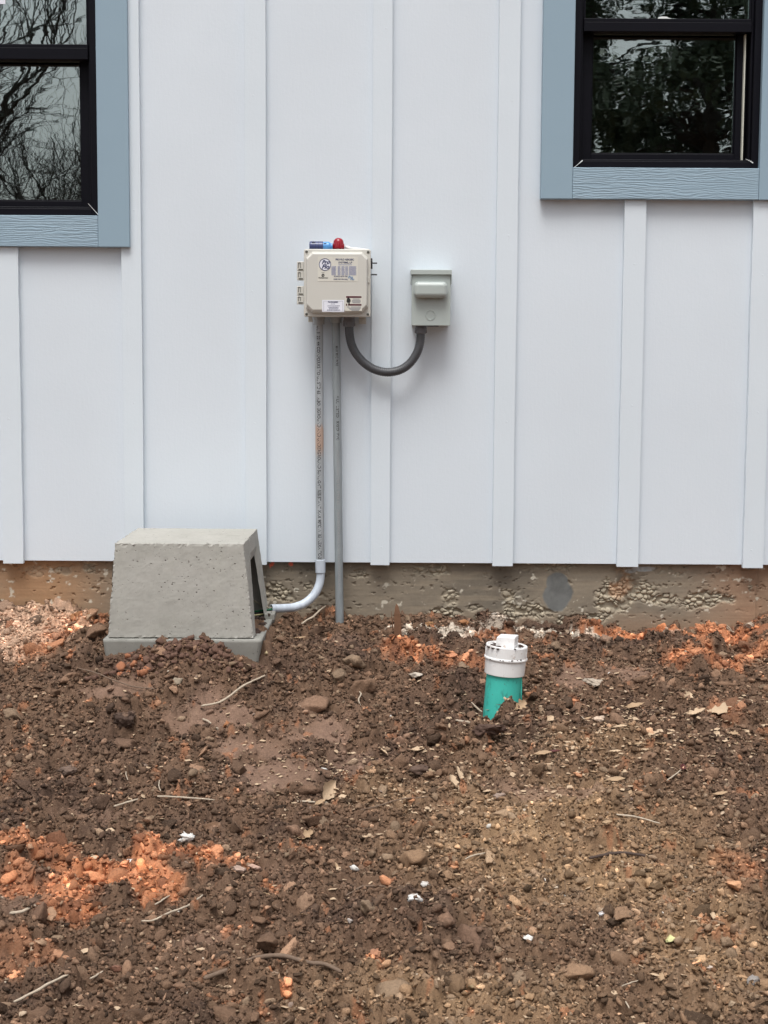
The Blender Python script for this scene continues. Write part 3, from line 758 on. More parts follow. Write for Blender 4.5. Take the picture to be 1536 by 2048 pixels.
tm = MB(); vwrap(tm, 'UL 3122144 CONFORMS TO UL STD 651 ABOVEGROUND AND UNDERGROUND SUNLIGHT RESISTANT MAX 90°C WIRE NEMA TC-2', at(637.5, 652, CY), at(640.4, 1117, CY), -.1, .0105, bold=.03)
tm.build('printing', M['ink_black'], c1, fix=False)
dC = (cCoup1-cCoup0)
MB().lathe([(.0150, 0), (.0166, .001), (.0163, dC.length-.002), (.0150, dC.length)], dC.normalized(), cCoup0, 28).build('coupling', M['pvc_light'], c1, bevel=.0005)
ep = [(641,1140,CY),(641,1155,CY),(637.5,1172,CY-.004),(627,1191,CY-.014),(610,1206,CY-.03),(588,1214.5,CY-.05),(565,1216.5,CY-.07),(542,1217,CY-.09)]
MB().tube(spline([at(*e) for e in ep], 8), .0138, 28, False).build('elbow', M['pvc_light'], c1, smooth=True)
for rr_, rl_ in ((.0138, .0116),):
    e_ = at(*ep[-1]); d_ = (at(*ep[-1]) - at(*ep[-2])).normalized()
    MB().lathe([(.0138, 0), (.0116, .0), (.0116, -.03)], d_, e_, 24, False).build('elbow_mouth', M['pvc_light'], c1)
# threaded hub
def hub(px, parent):
    h = MB(); h.lathe([(.0175, 0), (.0185, .002), (.0185, .016), (.021, .0165), (.021, pz0+.006-px.z)], (0,0,1), px, 24); h.build('hub', M['pvc'], parent, bevel=.0005)
hub(at(637.5, 649, CY), c1)
dA = at(671.6, 640, CY); dB = at(679.5, 1262, CY)
c2 = empty('conduit', (dB.x, CY, dB.z), 'straight plain grey conduit running down past the foundation into the soil', 'conduit')
dB2 = dA + (dB-dA)*1.12
MB().tube([dA+Vector((0,0,.01)), dB2], R_C, 28, False).build('pipe', M['pvc2'], c2, smooth=True)
tm = MB(); vwrap(tm, 'MAX 90 C WIRE', at(672.6, 692, CY), at(673.3, 732, CY), .1, .008); tm.build('printing', M['ink_black'], c2, fix=False)
tm = MB(); vwrap(tm, '* UL  LISTED   RIGID  PVC', at(673.9, 792, CY), at(675, 880, CY), .1, .008)
tm.build('printing', M['ink_black'], c2, fix=False)
tm = MB(); vwrap(tm, 'CONFORMS TO UL STD 651 ABOVEGROUND AND UNDERGROUND', at(675.2, 900, CY), at(678.5, 1180, CY), 0, .007); tm.build('faded_printing', M['ink_grey'], c2, fix=False)
hub(at(671.8, 646, CY), c2)

# concrete housing
slabz = .0615
def hx(u, v, Y): return at(u, v, Y).x
hous = empty('concrete_housing', (-.605, -.32, slabz-.05), 'tapered concrete housing with an open side, sitting on a concrete slab against the wall', 'concrete housing')
sx0, sx1, sy0, sy1 = hx(206, 1281, -.55), hx(523, 1281, -.55), -.55, -.085
def nrand(p, s=1.0):
    a = np.array([[p[0]*s, p[1]*s, p[2]*s]])
    return (float(fbm(a[:,0]*31+a[:,2]*17, a[:,1]*29-a[:,2]*23, 5, 3)[0])-.5, float(fbm(a[:,0]*27-a[:,1]*13, a[:,2]*33, 6, 3)[0])-.5, float(fbm(a[:,1]*35, a[:,2]*25+a[:,0]*19, 7, 3)[0])-.5)
def rough_up(o, amp, edge=None):
    for v_ in o.data.vertices:
        r = nrand(v_.co); r2 = nrand(v_.co, 5.3)
        v_.co += Vector(r)*amp + Vector(r2)*amp*.5
sb_ = MB()
A = lambda x, y, z: Vector((x, y, z))
zt, zb = slabz, slabz-.075
o_ = [A(sx0,sy0,zt),A(sx1,sy0,zt),A(sx1+.006,sy1,zt),A(sx0+.01,sy1,zt)]; u_ = [A(p.x*1, p.y, zb) for p in o_]
u_ = [A(sx0+.008,sy0+.008,zb),A(sx1-.012,sy0+.012,zb),A(sx1+.005,sy1,zb),A(sx0+.012,sy1,zb)]
sb_.patch(*o_, 40, 40); sb_.patch(*u_, 4, 4)
for i in range(4): sb_.patch(u_[i], u_[(i+1)%4], o_[(i+1)%4], o_[i], 40, 8)
sl_ = sb_.build('base_slab', M['conc_base'], hous, merge=.0004, bevel=0); rough_up(sl_, .002); sl_.data.shade_smooth()
# lip along the right rear of the slab
MB().box(sx1-.022, sx1+.012, -.19, -.095, zt-.006, zt+.018).build('slab_lip', M['conc_base'], hous, bevel=.005, seg=3)
# cover shell
bz0 = slabz + .0035
ob = [A(hx(216,1278,-.535),-.535,bz0), A(hx(507,1279,-.535),-.535,bz0), A(hx(507,1279,-.535)+.012,-.10,bz0), A(hx(216,1278,-.535)+.012,-.10,bz0)]
ztp = .3425
ot = [A(hx(230,1091,-.52),-.52,ztp), A(hx(487,1091.5,-.52),-.52,ztp), A(hx(514,1058,-.115),-.115,ztp+.001), A(hx(276,1056,-.115),-.115,ztp+.001)]
th = .028
ci = A(sum(p.x for p in ob)/4, sum(p.y for p in ob)/4, 0)
def inset(p, z=None):
    return A(p.x + (th if p.x < ci.x else -.006), p.y + th*(1 if p.y < ci.y else -1), p.z if z is None else z)
ib = [inset(p) for p in ob]; it = [inset(p, ztp-.035) for p in ot]
cs = MB()
def quad_face(bq, tq, n=30, m=30): cs.patch(bq[0], bq[1], tq[1], tq[0], n, m)
quad_face((ob[0], ob[1]), (ot[0], ot[1]), 60, 44); quad_face((ob[2], ob[3]), (ot[2], ot[3])); quad_face((ob[3], ob[0]), (ot[3], ot[0]))
cs.patch(*ot, 60, 44)
quad_face((ib[0], ib[1]), (it[0], it[1]), 8, 8); quad_face((ib[2], ib[3]), (it[2], it[3]), 8, 8); quad_face((ib[3], ib[0]), (it[3], it[0]), 8, 8); cs.patch(*it, 8, 8)
for i in (0, 2, 3): cs.patch(ob[i], ob[(i+1)%4], ib[(i+1)%4], ib[i], 60 if i == 0 else 30, 1)
def fq(b0, b1, t0, t1, s, t): return (b0*(1-s)+b1*s)*(1-t) + (t0*(1-s)+t1*s)*t
op = [(.13, 0), (.33, .84), (.82, .84), (.86, 0)]     # opening on the right face: (depth, height)
def face_pts(b0, b1, t0, t1): return [fq(b0, b1, t0, t1, s, t) for s, t in op], [fq(b0,b1,t0,t1,0,.84), fq(b0,b1,t0,t1,1,.84)]
for (b0, b1, t0, t1) in ((ob[1], ob[2], ot[1], ot[2]), (ib[1], ib[2], it[1], it[2])):
    o4, mid = face_pts(b0, b1, t0, t1)
    cs.patch(b0, o4[0], o4[1], mid[0], 6, 36); cs.patch(o4[3], b1, mid[1], o4[2], 6, 36)
    cs.patch(mid[0], o4[1], fq(b0,b1,t0,t1,.33,1), t0, 6, 8); cs.patch(o4[1], o4[2], fq(b0,b1,t0,t1,.82,1), fq(b0,b1,t0,t1,.33,1), 16, 8); cs.patch(o4[2], mid[1], t1, fq(b0,b1,t0,t1,.82,1), 6, 8)
oo, _ = face_pts(ob[1], ob[2], ot[1], ot[2]); ii, _ = face_pts(ib[1], ib[2], it[1], it[2])
cs.patch(oo[0], oo[1], ii[1], ii[0], 36, 1); cs.patch(oo[1], oo[2], ii[2], ii[1], 16, 1); cs.patch(oo[2], oo[3], ii[3], ii[2], 36, 1)
cs.patch(ob[1], oo[0], ii[0], ib[1], 6, 1); cs.patch(oo[3], ob[2], ib[2], ii[3], 6, 1)
co_ = cs.build('cover', M['conc'], hous, merge=.0004); rough_up(co_, .0014)
for v_ in co_.data.vertices:                          # chipped arrises
    p = v_.co; e1 = abs(p.z-ztp) < .006; e2 = p.y < -.50; t_ = (p.z-bz0)/(ztp-bz0)
    e3 = abs(p.x-(ob[0].x*(1-t_)+ot[0].x*t_)) < .004 or abs(p.x-(ob[1].x*(1-t_)+ot[1].x*t_)) < .004
    if (e1 and (e2 or e3)) or (e2 and e3) or p.z < bz0+.003:
        n_ = nrand(p, 9); k_ = .0022 + (.004 if nrand(p, 3)[0] > .12 else 0)
        v_.co += Vector((n_[0], n_[1], n_[2]))*k_*1.6 + Vector((ci.x-p.x, ci.y-p.y, -.1)).normalized()*max(0, n_[0]+.1)*k_
# wires from the elbow into the housing
E = at(543, 1217, CY-.09)
def wire(name, pts, r, m, label):
    tag(MB().tube(spline(pts, 6), r, 8).build(name, m, smooth=True), label, 'wire')
wire('wire', [E+A(.01,0,-.001), E+A(-.03,-.02,-.004), E+A(-.08,-.05,-.006), E+A(-.16,-.06,-.012)], .0028, M['green_wire'], 'green wire leaving the conduit mouth into the concrete housing')
wire('wire', [E+A(.01,-.003,-.008), E+A(-.03,-.03,-.014), E+A(-.09,-.06,-.016), E+A(-.16,-.08,-.02)], .0026, M['cream_wire'], 'cream wire below the green one at the housing opening')
wire('wire', [E+A(.01,0,.003), E+A(-.02,-.01,.008), E+A(-.07,-.03,.04), E+A(-.12,-.04,.075)], .0024, M['tan_wire'], 'tan wire slanting up inside the concrete housing')
wire('wire', [E+A(.01,.002,-.006), E+A(-.03,-.026,-.009), E+A(-.09,-.055,-.011), E+A(-.17,-.07,-.016)], .0026, M['black_wire'], 'black wire between the green and cream wires')
# ------------------------------------------------------------------ ground
def base_h(x, y):
    x = np.asarray(x, float); d = np.clip(-np.asarray(y, float), 0, None); dd = np.minimum(d, 6.0)
    z = -.24*dd + .02*dd**2
    z = z + .165*np.exp(-(((x+.62)/.50)**2 + ((d-.46)/.30)**2)) + .060*np.exp(-(((x+.545)/.12)**2 + ((d-.60)/.06)**2)) - .02*np.exp(-(((x+.39)/.05)**2 + ((d-.57)/.05)**2))           # soil banked against the slab
    z = z + .055*sstep(-.85, -1.15, x)*np.exp(-(d/.35)**2)                # higher left of the housing
    z = z + .03*np.exp(-((x-.15)/.35)**2)*np.exp(-(d/.3)**2)
    z = z - .012*sstep(.35, .9, x)*np.exp(-(d/.2)**2) + .05*sstep(1.13, 1.3, x)*np.exp(-(d/.25)**2)
    z = z + (.045*(fbm(x*1.7+5, d*1.7, 201, 2)-.5) + .03*(fbm(x*4.3, d*4.3, 202, 2)-.5)) * sstep(.0, .6, d)
    return z
def gpx(u, v):
    """photo pixel -> point of the base ground"""
    d = ray(u, v); t = np.arange(2.2, 6.0, .004)
    z = CAM.z + d.z*t; hit = (z <= base_h(CAM.x + d.x*t, CAM.y + d.y*t)) | (CAM.y + d.y*t > 0)
    return CAM + d*float(t[int(np.argmax(hit))])
def gblob(lst):
    out = []
    for u, v, ru, rv, wgt in lst:
        p = gpx(u, v); dep = (p-CAM).length
        q0 = gpx(u, v-rv*.5); q1 = gpx(u, v+rv*.5)
        out.append((p.x, p.y, ru/F_PX*dep, max(.02, abs(q0.y-q1.y)), wgt))
    return out
def gmask(bl, x, y, seed, soft=.5, freq=9, amp=1.5):
    m = np.zeros(x.shape); n = fbm(x*freq, y*freq, seed, 4) - .5
    for bx_, by_, rx, ry, wgt in bl:
        d = np.hypot((x-bx_)/rx, (y-by_)/ry)
        m = np.maximum(m, wgt*sstep(0, soft, 1-d+n*amp))
    return m
B_SMOOTH = gblob([(280,1375,110,26,1),(450,1440,140,48,1),(520,1500,120,40,1),(350,1450,60,25,.9),(630,1470,130,52,1),(560,1550,110,50,1),(1240,1350,60,22,.9),(1100,1590,110,20,.8),(700,1530,60,30,.7),(1150,1360,50,26,.9),
                  (60,1800,90,40,.5),(430,1880,70,24,.6),(960,1580,60,20,.5),(560,1760,60,30,.4),(200,1640,120,20,.5),(690,1290,50,14,.5)])
B_CLAY = gblob([(230,1770,190,48,1),(330,1720,120,36,1),(130,1830,130,26,.9),(90,1720,100,30,.7),(470,1740,80,20,.6),(30,1760,60,40,.6),(540,1790,30,16,.7),
                (840,1315,75,24,1),(800,1300,50,18,.8),(900,1330,60,20,.6),(1280,1278,130,12,1),(1470,1285,110,20,1),(1400,1330,90,22,.85),(1510,1310,60,40,.9),
                (1445,1430,50,30,.5),(150,1265,70,26,.9),(90,1300,60,16,.6),(250,1295,40,20,.5),(1500,1240,50,26,1),(960,1280,70,12,.5),
                (1440,1880,60,16,.45),(1400,1975,40,12,.5),(560,1985,20,10,.8),(750,1950,22,12,.7),(40,1930,80,40,.3),(1090,1320,24,12,.7),
                (1150,1410,20,10,.5),(780,1770,14,10,.7),(565,1718,20,8,.6),(1480,1760,60,40,.3)])
B_CHALK = gblob([(60,1262,120,50,.85),(20,1290,80,44,.8),(60,1245,120,30,.8),(870,1268,90,9,1),(790,1262,36,7,.8),(1110,1275,90,9,.9),(1010,1262,70,6,.6),(1340,1282,60,5,.4)])
B_TAN = gblob([(1150,1700,420,260,.75),(900,2000,600,120,.6),(1400,1900,300,200,.6),(1200,1500,220,70,.45),(800,1600,160,60,.4)])
B_DARK = gblob([(960,1400,110,60,.9),(560,1340,90,40,.7),(1180,1300,90,22,.8),(230,1330,160,22,.6),(900,1450,80,30,.7),(240,1500,160,60,.5),(120,1560,140,60,.5),(650,1590,60,24,.8),(380,1640,120,30,.5),(820,1420,60,40,.5)])
def rough_mask(x, y): return 1 - gmask(B_SMOOTH, x, y, 301, .5, 12, 1.3)
def detail(x, y):
    R = .17 + .83*rough_mask(x, y)
    wx = x + .018*(fbm(x*22, y*22, 11, 3)-.5); wy = y + .018*(fbm(x*22, y*22, 15, 3)-.5)
    z = np.zeros(x.shape); cr = 0
    for sc, amp, sd, th in ((12, .042, 61, .58), (25, .019, 62, .45), (52, .011, 63, .3), (110, .006, 64, .15)):
        f1, f2, idr = worley(wx*sc, wy*sc*1.15, sd)
        dome = np.sqrt(np.clip(1-(f1*1.15)**2, 0, 1))*sstep(0, .25, f2-f1)
        z = z + amp*dome*np.where(idr > th, (idr-th)/(1-th), 0)
    f = fbm(x*30, y*30, 71, 5)-.5
    z = z + .026*f + .014*(np.abs(fbm(x*16, y*16, 75, 4)-.5)*-2+.3) - .02*sstep(.62,.78,fbm(x*20, y*20, 79, 4))
    q = x*.5 + y*.87; qq = x*.87 - y*.5                        # long low drag marks
    z = z + .016*(fbm(q*14, qq*3.5, 85, 3)-.5)
    g = hsh(np.round(x*2000), np.round(y*2000), 99)
    return z*R + .002*(fbm(x*60, y*60, 81, 3)-.5) + .0032*(g-.5)*R + .012*(fbm(x*7, y*7, 87, 2)-.5)
PIPE = (0, 0)
HOLLOWS = [(gpx(u, v).x, gpx(u, v).y, rx, ry, dp) for u, v, rx, ry, dp in [(895,1492,.022,.02,.05),(635,1578,.05,.025,.035),(925,1865,.045,.03,.05),(1175,1752,.03,.02,.03),(470,1660,.05,.03,.03),(570,1345,.05,.03,.035),(1262,1318,.05,.025,.03),(250,1340,.09,.03,.02),(120,1740,.06,.03,.04),(40,1780,.05,.03,.04),(1000,1340,.05,.03,.02),(880,1420,.06,.03,.02),(1500,1755,.05,.03,.03),(770,1670,.07,.03,.02),(245,1475,.05,.03,.04),(90,1850,.06,.03,.03),(800,1330,.04,.03,.03),(1330,1900,.08,.03,.02),(700,2000,.08,.03,.02),(520,1445,.1,.02,.015)]]
def local_h(x, y):
    """hole beside the cleanout and the mound in front of it"""
    px, py = PIPE
    h = -.05*np.exp(-(((x-px+.085)/.05)**2 + ((y-py-.0)/.07)**2))
    h = h + .030*np.exp(-(((x-px-.012)/.022)**2 + ((y-py+.075)/.03)**2)) - .014*np.exp(-(((x-px+.04)/.03)**2+((y-py+.07)/.03)**2))
    h = h - .02*np.exp(-(((x-px-.07)/.03)**2 + ((y-py)/.05)**2))
    for hx_, hy_, rx, ry, dp in HOLLOWS: h = h - dp*np.exp(-(((x-hx_)/rx)**2+((y-hy_)/ry)**2)) + dp*.6*np.exp(-(((x-hx_)/(rx*1.3))**2+((y-hy_-ry*1.9)/ry)**2))
    return h
def H(x, y): return base_h(x, y) + (detail(x, y) + local_h(x, y))*sstep(3.6, 3.0, -y)*sstep(2.6, 2.0, np.abs(x))
def soil_col(x, y):
    n1 = fbm(x*3.2, y*3.2, 401, 4); n2 = fbm(x*14, y*14, 402, 4); n3 = fbm(x*70, y*70, 403, 3)
    c = np.ones(x.shape+(3,))*np.array((.124,.074,.047))
    tan = gmask(B_TAN, x, y, 411, .9, 4, .7)
    c = mixc(c, (.37,.24,.132), np.clip(tan*(.5+1.1*(n2-.3)), 0, 1))
    c = mixc(c, (.060,.036,.027), sstep(.50,.72,n1*.5+n2*.5)*.7)
    c = mixc(c, (.055,.034,.027), gmask(B_DARK, x, y, 412, .8, 6, 1.0)*.65)
    sm = gmask(B_SMOOTH, x, y, 301, .5, 12, 1.3)
    c = mixc(c, (.190,.118,.084), sm*.85*(.6+.4*sstep(.3,.6,n2)))
    c = mixc(c, (.26,.18,.12), sstep(.60,.74,n3*.6+n2*.4)*.5*(.35+tan))
    cl = gmask(B_CLAY, x, y, 413, .5, 10, 1.4)
    k = fbm(x*26, y*26, 420, 4)
    clay = mixc(np.ones(x.shape+(3,))*np.array((.42,.16,.068)), (.54,.23,.115), sstep(.42,.62,k)); clay = mixc(clay, (.21,.085,.045), sstep(.52,.34,k)*.85)
    c = c*(1-cl[...,None]*.92) + clay*cl[...,None]*.92
    sp = sstep(.72,.78,fbm(x*24, y*24, 430, 4)); c = mixc(c, (.30,.13,.065), sp*.6)
    ch = gmask(B_CHALK, x, y, 414, .35, 22, 1.6); lf = sstep(-.75, -.9, x)[..., None]
    cw = (np.array((.58,.50,.41))*(1-lf) + np.array((.55,.36,.25))*lf)*(.7+.6*k[..., None]); c = c*(1-ch[..., None]*.85) + cw*ch[..., None]*.85
    return c*(.98+.45*n3[..., None])
_p = at(1006, 1420, -.585); PIPE = (_p.x, -.585)
def seg(a, b_, step): return np.arange(a, b_, step)
gx = np.concatenate([-np.geomspace(220, 3.2, 26), np.linspace(-3.1, -1.62, 55), seg(-1.6, 1.6, .0038), np.linspace(1.62, 3.1, 55), np.geomspace(3.2, 220, 26)])
gy = np.concatenate([-np.geomspace(220, 3.6, 34), np.linspace(-3.5, -2.5, 50), seg(-2.48, .05, .0038), np.array([.08, .5, 2, 4, 8, 20, 60, 200])])
GX, GY = np.meshgrid(gx, gy)
GZZ = H(GX, GY)
GZZ = np.where(GY > .06, -.25, GZZ)
gc = soil_col(GX, GY)
ny, nx = GX.shape; ii_ = np.arange(ny*nx).reshape(ny, nx)
Fg = np.stack([ii_[:-1,:-1], ii_[:-1,1:], ii_[1:,1:], ii_[1:,:-1]], -1).reshape(-1, 4)
ground = link('ground', np_mesh('ground', np.stack([GX, GY, GZZ], -1).reshape(-1, 3), Fg, gc.reshape(-1, 3), False), M['soil'])
tag(ground, 'brown churned soil sloping down from the foundation with orange clay patches', None, None, 'structure')

# loose clods: uncountable
def ico(sub, seed, amp, flat):
    bm = bmesh.new(); bmesh.ops.create_icosphere(bm, subdivisions=sub, radius=1)
    V = np.array([v.co[:] for v in bm.verts]); Fc = np.array([[v.index for v in f.verts] for f in bm.faces]); bm.free()
    r = random.Random(seed)
    n = fbm(V[:,0]*1.4+seed, V[:,1]*1.4+V[:,2]*1.1, seed, 3)-.5 + .6*(fbm(V[:,0]*3+V[:,2]*2, V[:,1]*3+seed, seed+5, 2)-.5)
    V = V*(1+amp*1.5*n[:, None])
    if sub == 1: V = V*np.array([r.uniform(.5, 1.45) for _ in V])[:, None]
    elif sub == 2: V = V*np.array([r.uniform(.78, 1.2) for _ in V])[:, None]
    for k in range(5 if sub < 3 else 7):                               # chop facets
        d = np.array([r.gauss(0,1) for _ in range(3)]); d /= np.linalg.norm(d); h = r.uniform(.38,.8)
        ex = np.clip(V@d-h, 0, None); V = V - ex[:, None]*d*.9
    if sub == 3: V = V*(1+.55*(fbm(V[:,0]*4+seed, V[:,1]*4+V[:,2]*5, seed+9, 4)-.5))[:, None]
    V[:,2] *= flat
    return V, Fc
rs_ = np.random.RandomState(5)
def rotm(n):
    a, b_, c = rs_.uniform(0, 6.283, n), rs_.normal(0, .5, n), rs_.normal(0, .5, n)
    ca, sa, cb, sb2, cc, sc_ = np.cos(a), np.sin(a), np.cos(b_), np.sin(b_), np.cos(c), np.sin(c)
    Rz = np.zeros((n,3,3)); Rz[:,0,0]=ca; Rz[:,0,1]=-sa; Rz[:,1,0]=sa; Rz[:,1,1]=ca; Rz[:,2,2]=1
    Rx = np.zeros((n,3,3)); Rx[:,0,0]=1; Rx[:,1,1]=cb; Rx[:,1,2]=-sb2; Rx[:,2,1]=sb2; Rx[:,2,2]=cb
    Ry = np.zeros((n,3,3)); Ry[:,1,1]=1; Ry[:,0,0]=cc; Ry[:,0,2]=sc_; Ry[:,2,0]=-sc_; Ry[:,2,2]=cc
    return Rz@Rx@Ry
def blocked(x, y):
    m = (x > sx0-.004) & (x < sx1+.02) & (y > sy0-.004) & (y < 0)
    m |= np.hypot(x-PIPE[0], y-PIPE[1]) < .066
    m |= (np.hypot(x-dB.x, y-CY) < .02) | (y > .008)
    return m
def scatter(name, n, sub, r0, r1, amp, flat, matl, colfn, label, sink=.25, pw=2.6, seeds=5, smooth=False, dens=None, smoothkeep=.05, sr=(.5, 1.6)):
    u = rs_.uniform(0, 1, n*2); r = (r0**(1-pw) + u*(r1**(1-pw)-r0**(1-pw)))**(1/(1-pw))
    x = rs_.uniform(-1.5, 1.5, n*2); y = -2.35*rs_.uniform(0, 1, n*2)
    k = rs_.uniform(0, 1, n*2) < (smoothkeep + (1-smoothkeep)*rough_mask(x, y))
    if dens is not None: k &= rs_.uniform(0, 1, n*2) < dens(x, y)
    k &= ~blocked(x, y)
    x, y, r = x[k][:n], y[k][:n], r[k][:n]; n = len(x)
    z = H(x, y); col = colfn(x, y, r)
    R = rotm(n); S = r[:, None]*rs_.uniform(sr[0], sr[1], (n, 3)); T = rs_.randint(0, seeds, n)
    VV, FF, CC, off = [], [], [], 0
    for t in range(seeds):
        m = T == t; V, Fc = ico(sub, 100+t*7+sub, amp, flat); nv_ = len(V)
        W = V[None]*S[m][:, None, :]; W = np.einsum('nij,nkj->nki', R[m], W)
        W = W + np.stack([x[m], y[m], z[m] + r[m]*(flat-sink)*.6], -1)[:, None, :]
        c = np.repeat(col[m][:, None, :], nv_, 1)
        q = len(W); VV.append(W.reshape(-1, 3)); CC.append(c.reshape(-1, 3))
        FF.append((Fc[None] + (np.arange(q)*nv_)[:, None, None] + off).reshape(-1, 3)); off += q*nv_
    me = np_mesh(name, np.concatenate(VV), np.concatenate(FF), np.concatenate(CC), smooth)
    return tag(link(name, me, matl), label, name.replace('_', ' '), None, 'stuff')
def clodcol(x, y, r):
    c = soil_col(x, y); k = np.exp(rs_.normal(-.02, .46, len(x))); c = c*k[:, None]
    t = rs_.uniform(0, 1, len(x)); tan = gmask(B_TAN, x, y, 411, .9, 4, .7)
    m = t < .06+.17*tan; c[m] = c[m]*.35 + np.array((.36,.255,.17))*.65*rs_.uniform(.7,1.2,(m.sum(),1))
    return c
scatter('soil_crumbs', 135000, 1, .0024, .0072, .5, .75, M['soil'], clodcol, 'fine brown soil crumbs covering the ground', pw=2.0)
scatter('soil_clods', 11500, 2, .006, .015, .55, .6, M['soil'], clodcol, 'loose brown and orange soil clods covering the ground', pw=2.9)
scatter('large_clods', 620, 3, .014, .040, .6, .7, M['soil'], clodcol, 'larger lumps of brown and orange earth in the churned soil', pw=2.9, seeds=8, sink=.55, sr=(.75, 1.25))
clayden = lambda x, y: gmask(B_CLAY, x, y, 413, .5, 10, 1.4)
scatter('clay_clods', 3200, 2, .005, .019, .6, .7, M['soil'], clodcol, 'crumbled lumps of orange clay in the clay patches', pw=2.4, dens=clayden, smoothkeep=.6)
def pebcol(x, y, r):
    p = np.array([(.46,.35,.25),(.36,.26,.18),(.56,.47,.37),(.38,.21,.12),(.26,.19,.15),(.68,.64,.58)])
    return p[rs_.choice(6, len(x), p=[.3,.25,.15,.12,.13,.05])]*rs_.uniform(.8, 1.15, (len(x), 1))
scatter('gravel', 2300, 2, .002, .006, .3, .7, M['stone'], pebcol, 'small tan and pale pebbles strewn through the soil', pw=2.6, dens=lambda x, y: .25+.75*gmask(B_TAN, x, y, 411, .9, 4, .7))
def chcol(x, y, r): return mixc(np.ones((len(x), 3))*np.array((.60,.53,.45)), (.52,.30,.19), np.clip(sstep(-.8,-1.0,x)*rs_.uniform(0,1.2,len(x)),0,.8))*rs_.uniform(.65, 1.1, (len(x), 1))
scatter('chalk_rubble', 900, 2, .004, .016, .5, .7, M['stone'], chcol, 'white crushed limestone along the foot of the foundation', pw=2.3, smooth=True, dens=lambda x, y: gmask(B_CHALK, x, y, 414, .35, 22, 1.6)*np.where(x < -.8, .12, 1), smoothkeep=.9)

def surf(u, v, lift=0):
    p = gpx(u, v); z = float(H(np.array([p.x]), np.array([p.y]))[0]); return Vector((p.x, p.y, z+lift))

# ------------------------------------------------------------------ cleanout pipe
def cleanout():
    px, py = PIPE
    k = (at(1042, 1340, py-.053)-at(970, 1340, py-.053)).length/2/.998
    R = k
    ztop = at(1010, 1353, py-R).z
    e = empty('cleanout_pipe', (px, py, ztop-.12), 'green sewer cleanout pipe with a white adapter and square headed plug standing in the soil', 'pipe')
    ax = Vector((at(1011,1310,py).x-at(1003.5,1400,py).x, 0, .125)).normalized()
    o = Vector((at(1010,1353,py).x-.002, py, ztop-.002))
    g = MB(); g.lathe([(R, -.22), (R, -.1), (R*1.0, 0), (R, .012)], ax, o, 48, False); g.lathe([(R-.004, -.22), (R-.004, .012)], ax, o, 48, False); g.build('pipe', M['green_pipe'], e, smooth=True)
    ridge = MB()
    a = Vector((R*.93, -R*.38, 0)); ridge.box(-.002, .002, -.0015, .0015, -.2, 0)
    ridge.v = [tuple(Vector(p)+o+a+Vector((0,0,0))) for p in ridge.v]; ridge.build('seam_strip', M['green_pipe'], e)
    Ro = R*1.125
    u0, u1 = at(971, 1330, py-R*1.1), at(1051, 1300, py-R*1.1)
    cp = MB(); hgt = .052
    cp.lathe([(R*1.01, -.001), (Ro*.995, 0), (Ro, .002), (Ro*1.02, .043), (Ro*1.075, .0445), (Ro*1.09, .047), (Ro*1.075, .0505), (Ro*1.04, .052), (Ro*1.04, .083), (Ro*1.02, .086), (Ro*.93, .086), (Ro*.93, .079)], ax, o, 56, False)
    for k_ in range(7):
        an = 2*math.pi*k_/7 + .55; c = o + ax*.067 + Vector((math.cos(an), math.sin(an), 0))*Ro*1.042
        cp.box(c.x-.001, c.x+.001, c.y-.001, c.y+.001, c.z-.014, c.z+.014)
    ad = cp.build('adapter', M['white_pvc'], e, smooth=False, bevel=.0006)
    pl = MB(); pl.lathe([(Ro*.925, .072), (Ro*.925, .0805), (Ro*.90, .0815), (.001, .0815)], ax, o, 48, False)
    plug = pl.build('plug', M['white_pvc'], e)
    c = o + ax*.0816; hsz = .029; an = math.radians(28)
    L = []
    for s_, h_ in ((1.0, 0), (.97, .029), (.92, .031)):
        L.append([c + ax*h_ + Vector((math.cos(an+math.pi/2*i), math.sin(an+math.pi/2*i), 0))*hsz*1.35*s_ for i in range(4)])
    MB().loft(L).build('square_head', M['white_pvc'], plug, bevel=.003, seg=3)
    # dirt lying on the plug and on the adapter's rim
    d = MB(); r = random.Random(3); t_ = [ico(2, 40+i, .6, .6) for i in range(3)]
    spots = [(-.038+r.gauss(0,.008), -.012+r.gauss(0,.014), .084, r.uniform(.003,.0075)) for _ in range(30)] + [(.042+r.gauss(0,.004), -.01+r.gauss(0,.012), .084, r.uniform(.002,.005)) for _ in range(12)]
    for x_, h_, s_ in ((-.03,.084,.0045),(.02,.084,.003),(-.02,.051,.0025),(.04,.0505,.003),(-.047,.0505,.0035),(-.012,.050,.0032),(.004,.050,.0022),(.013,.050,.004),(.030,.050,.002),(-.046,.084,.004)):
        yy = -math.sqrt(max(0, (Ro*1.075)**2 - x_**2)); spots.append((x_, yy+.001, h_, s_))
    for x_, y_, h_, s_ in spots:
        V, Fc = t_[r.randrange(3)]; p = o + ax*h_ + Vector((x_, y_, 0))
        d.add([(p.x+q[0]*s_*1.3, p.y+q[1]*s_, p.z+q[2]*s_*.8) for q in V], [tuple(int(i) for i in f) for f in Fc])
    tag(d.build('soil_on_cap', M['dirt'], smooth=True), 'dark soil lying on the white cleanout plug and adapter rim', 'soil', None, 'stuff')
def m_green():
    m = mat('green_sewer_pvc', (.03,.34,.26), .45); N = NT(m)
    a = N.noise(18, 5, .65); b_ = N.noise(60, 4, .7, N.mapped((1,1,.5)))
    c = N.mix(a, (.055,.50,.41), (.075,.60,.51)); c = N.mix(N.g(b_, .55, .68), c, (.05,.30,.25)); c = N.mix(N.g(N.noise(45,5,.7,N.mapped((1,1,1),(4,2,9))), .62, .7), c, (.10,.07,.05))
    N.color(c); N.bump(b_, .1, .0006); return m
M['green_pipe'] = m_green()
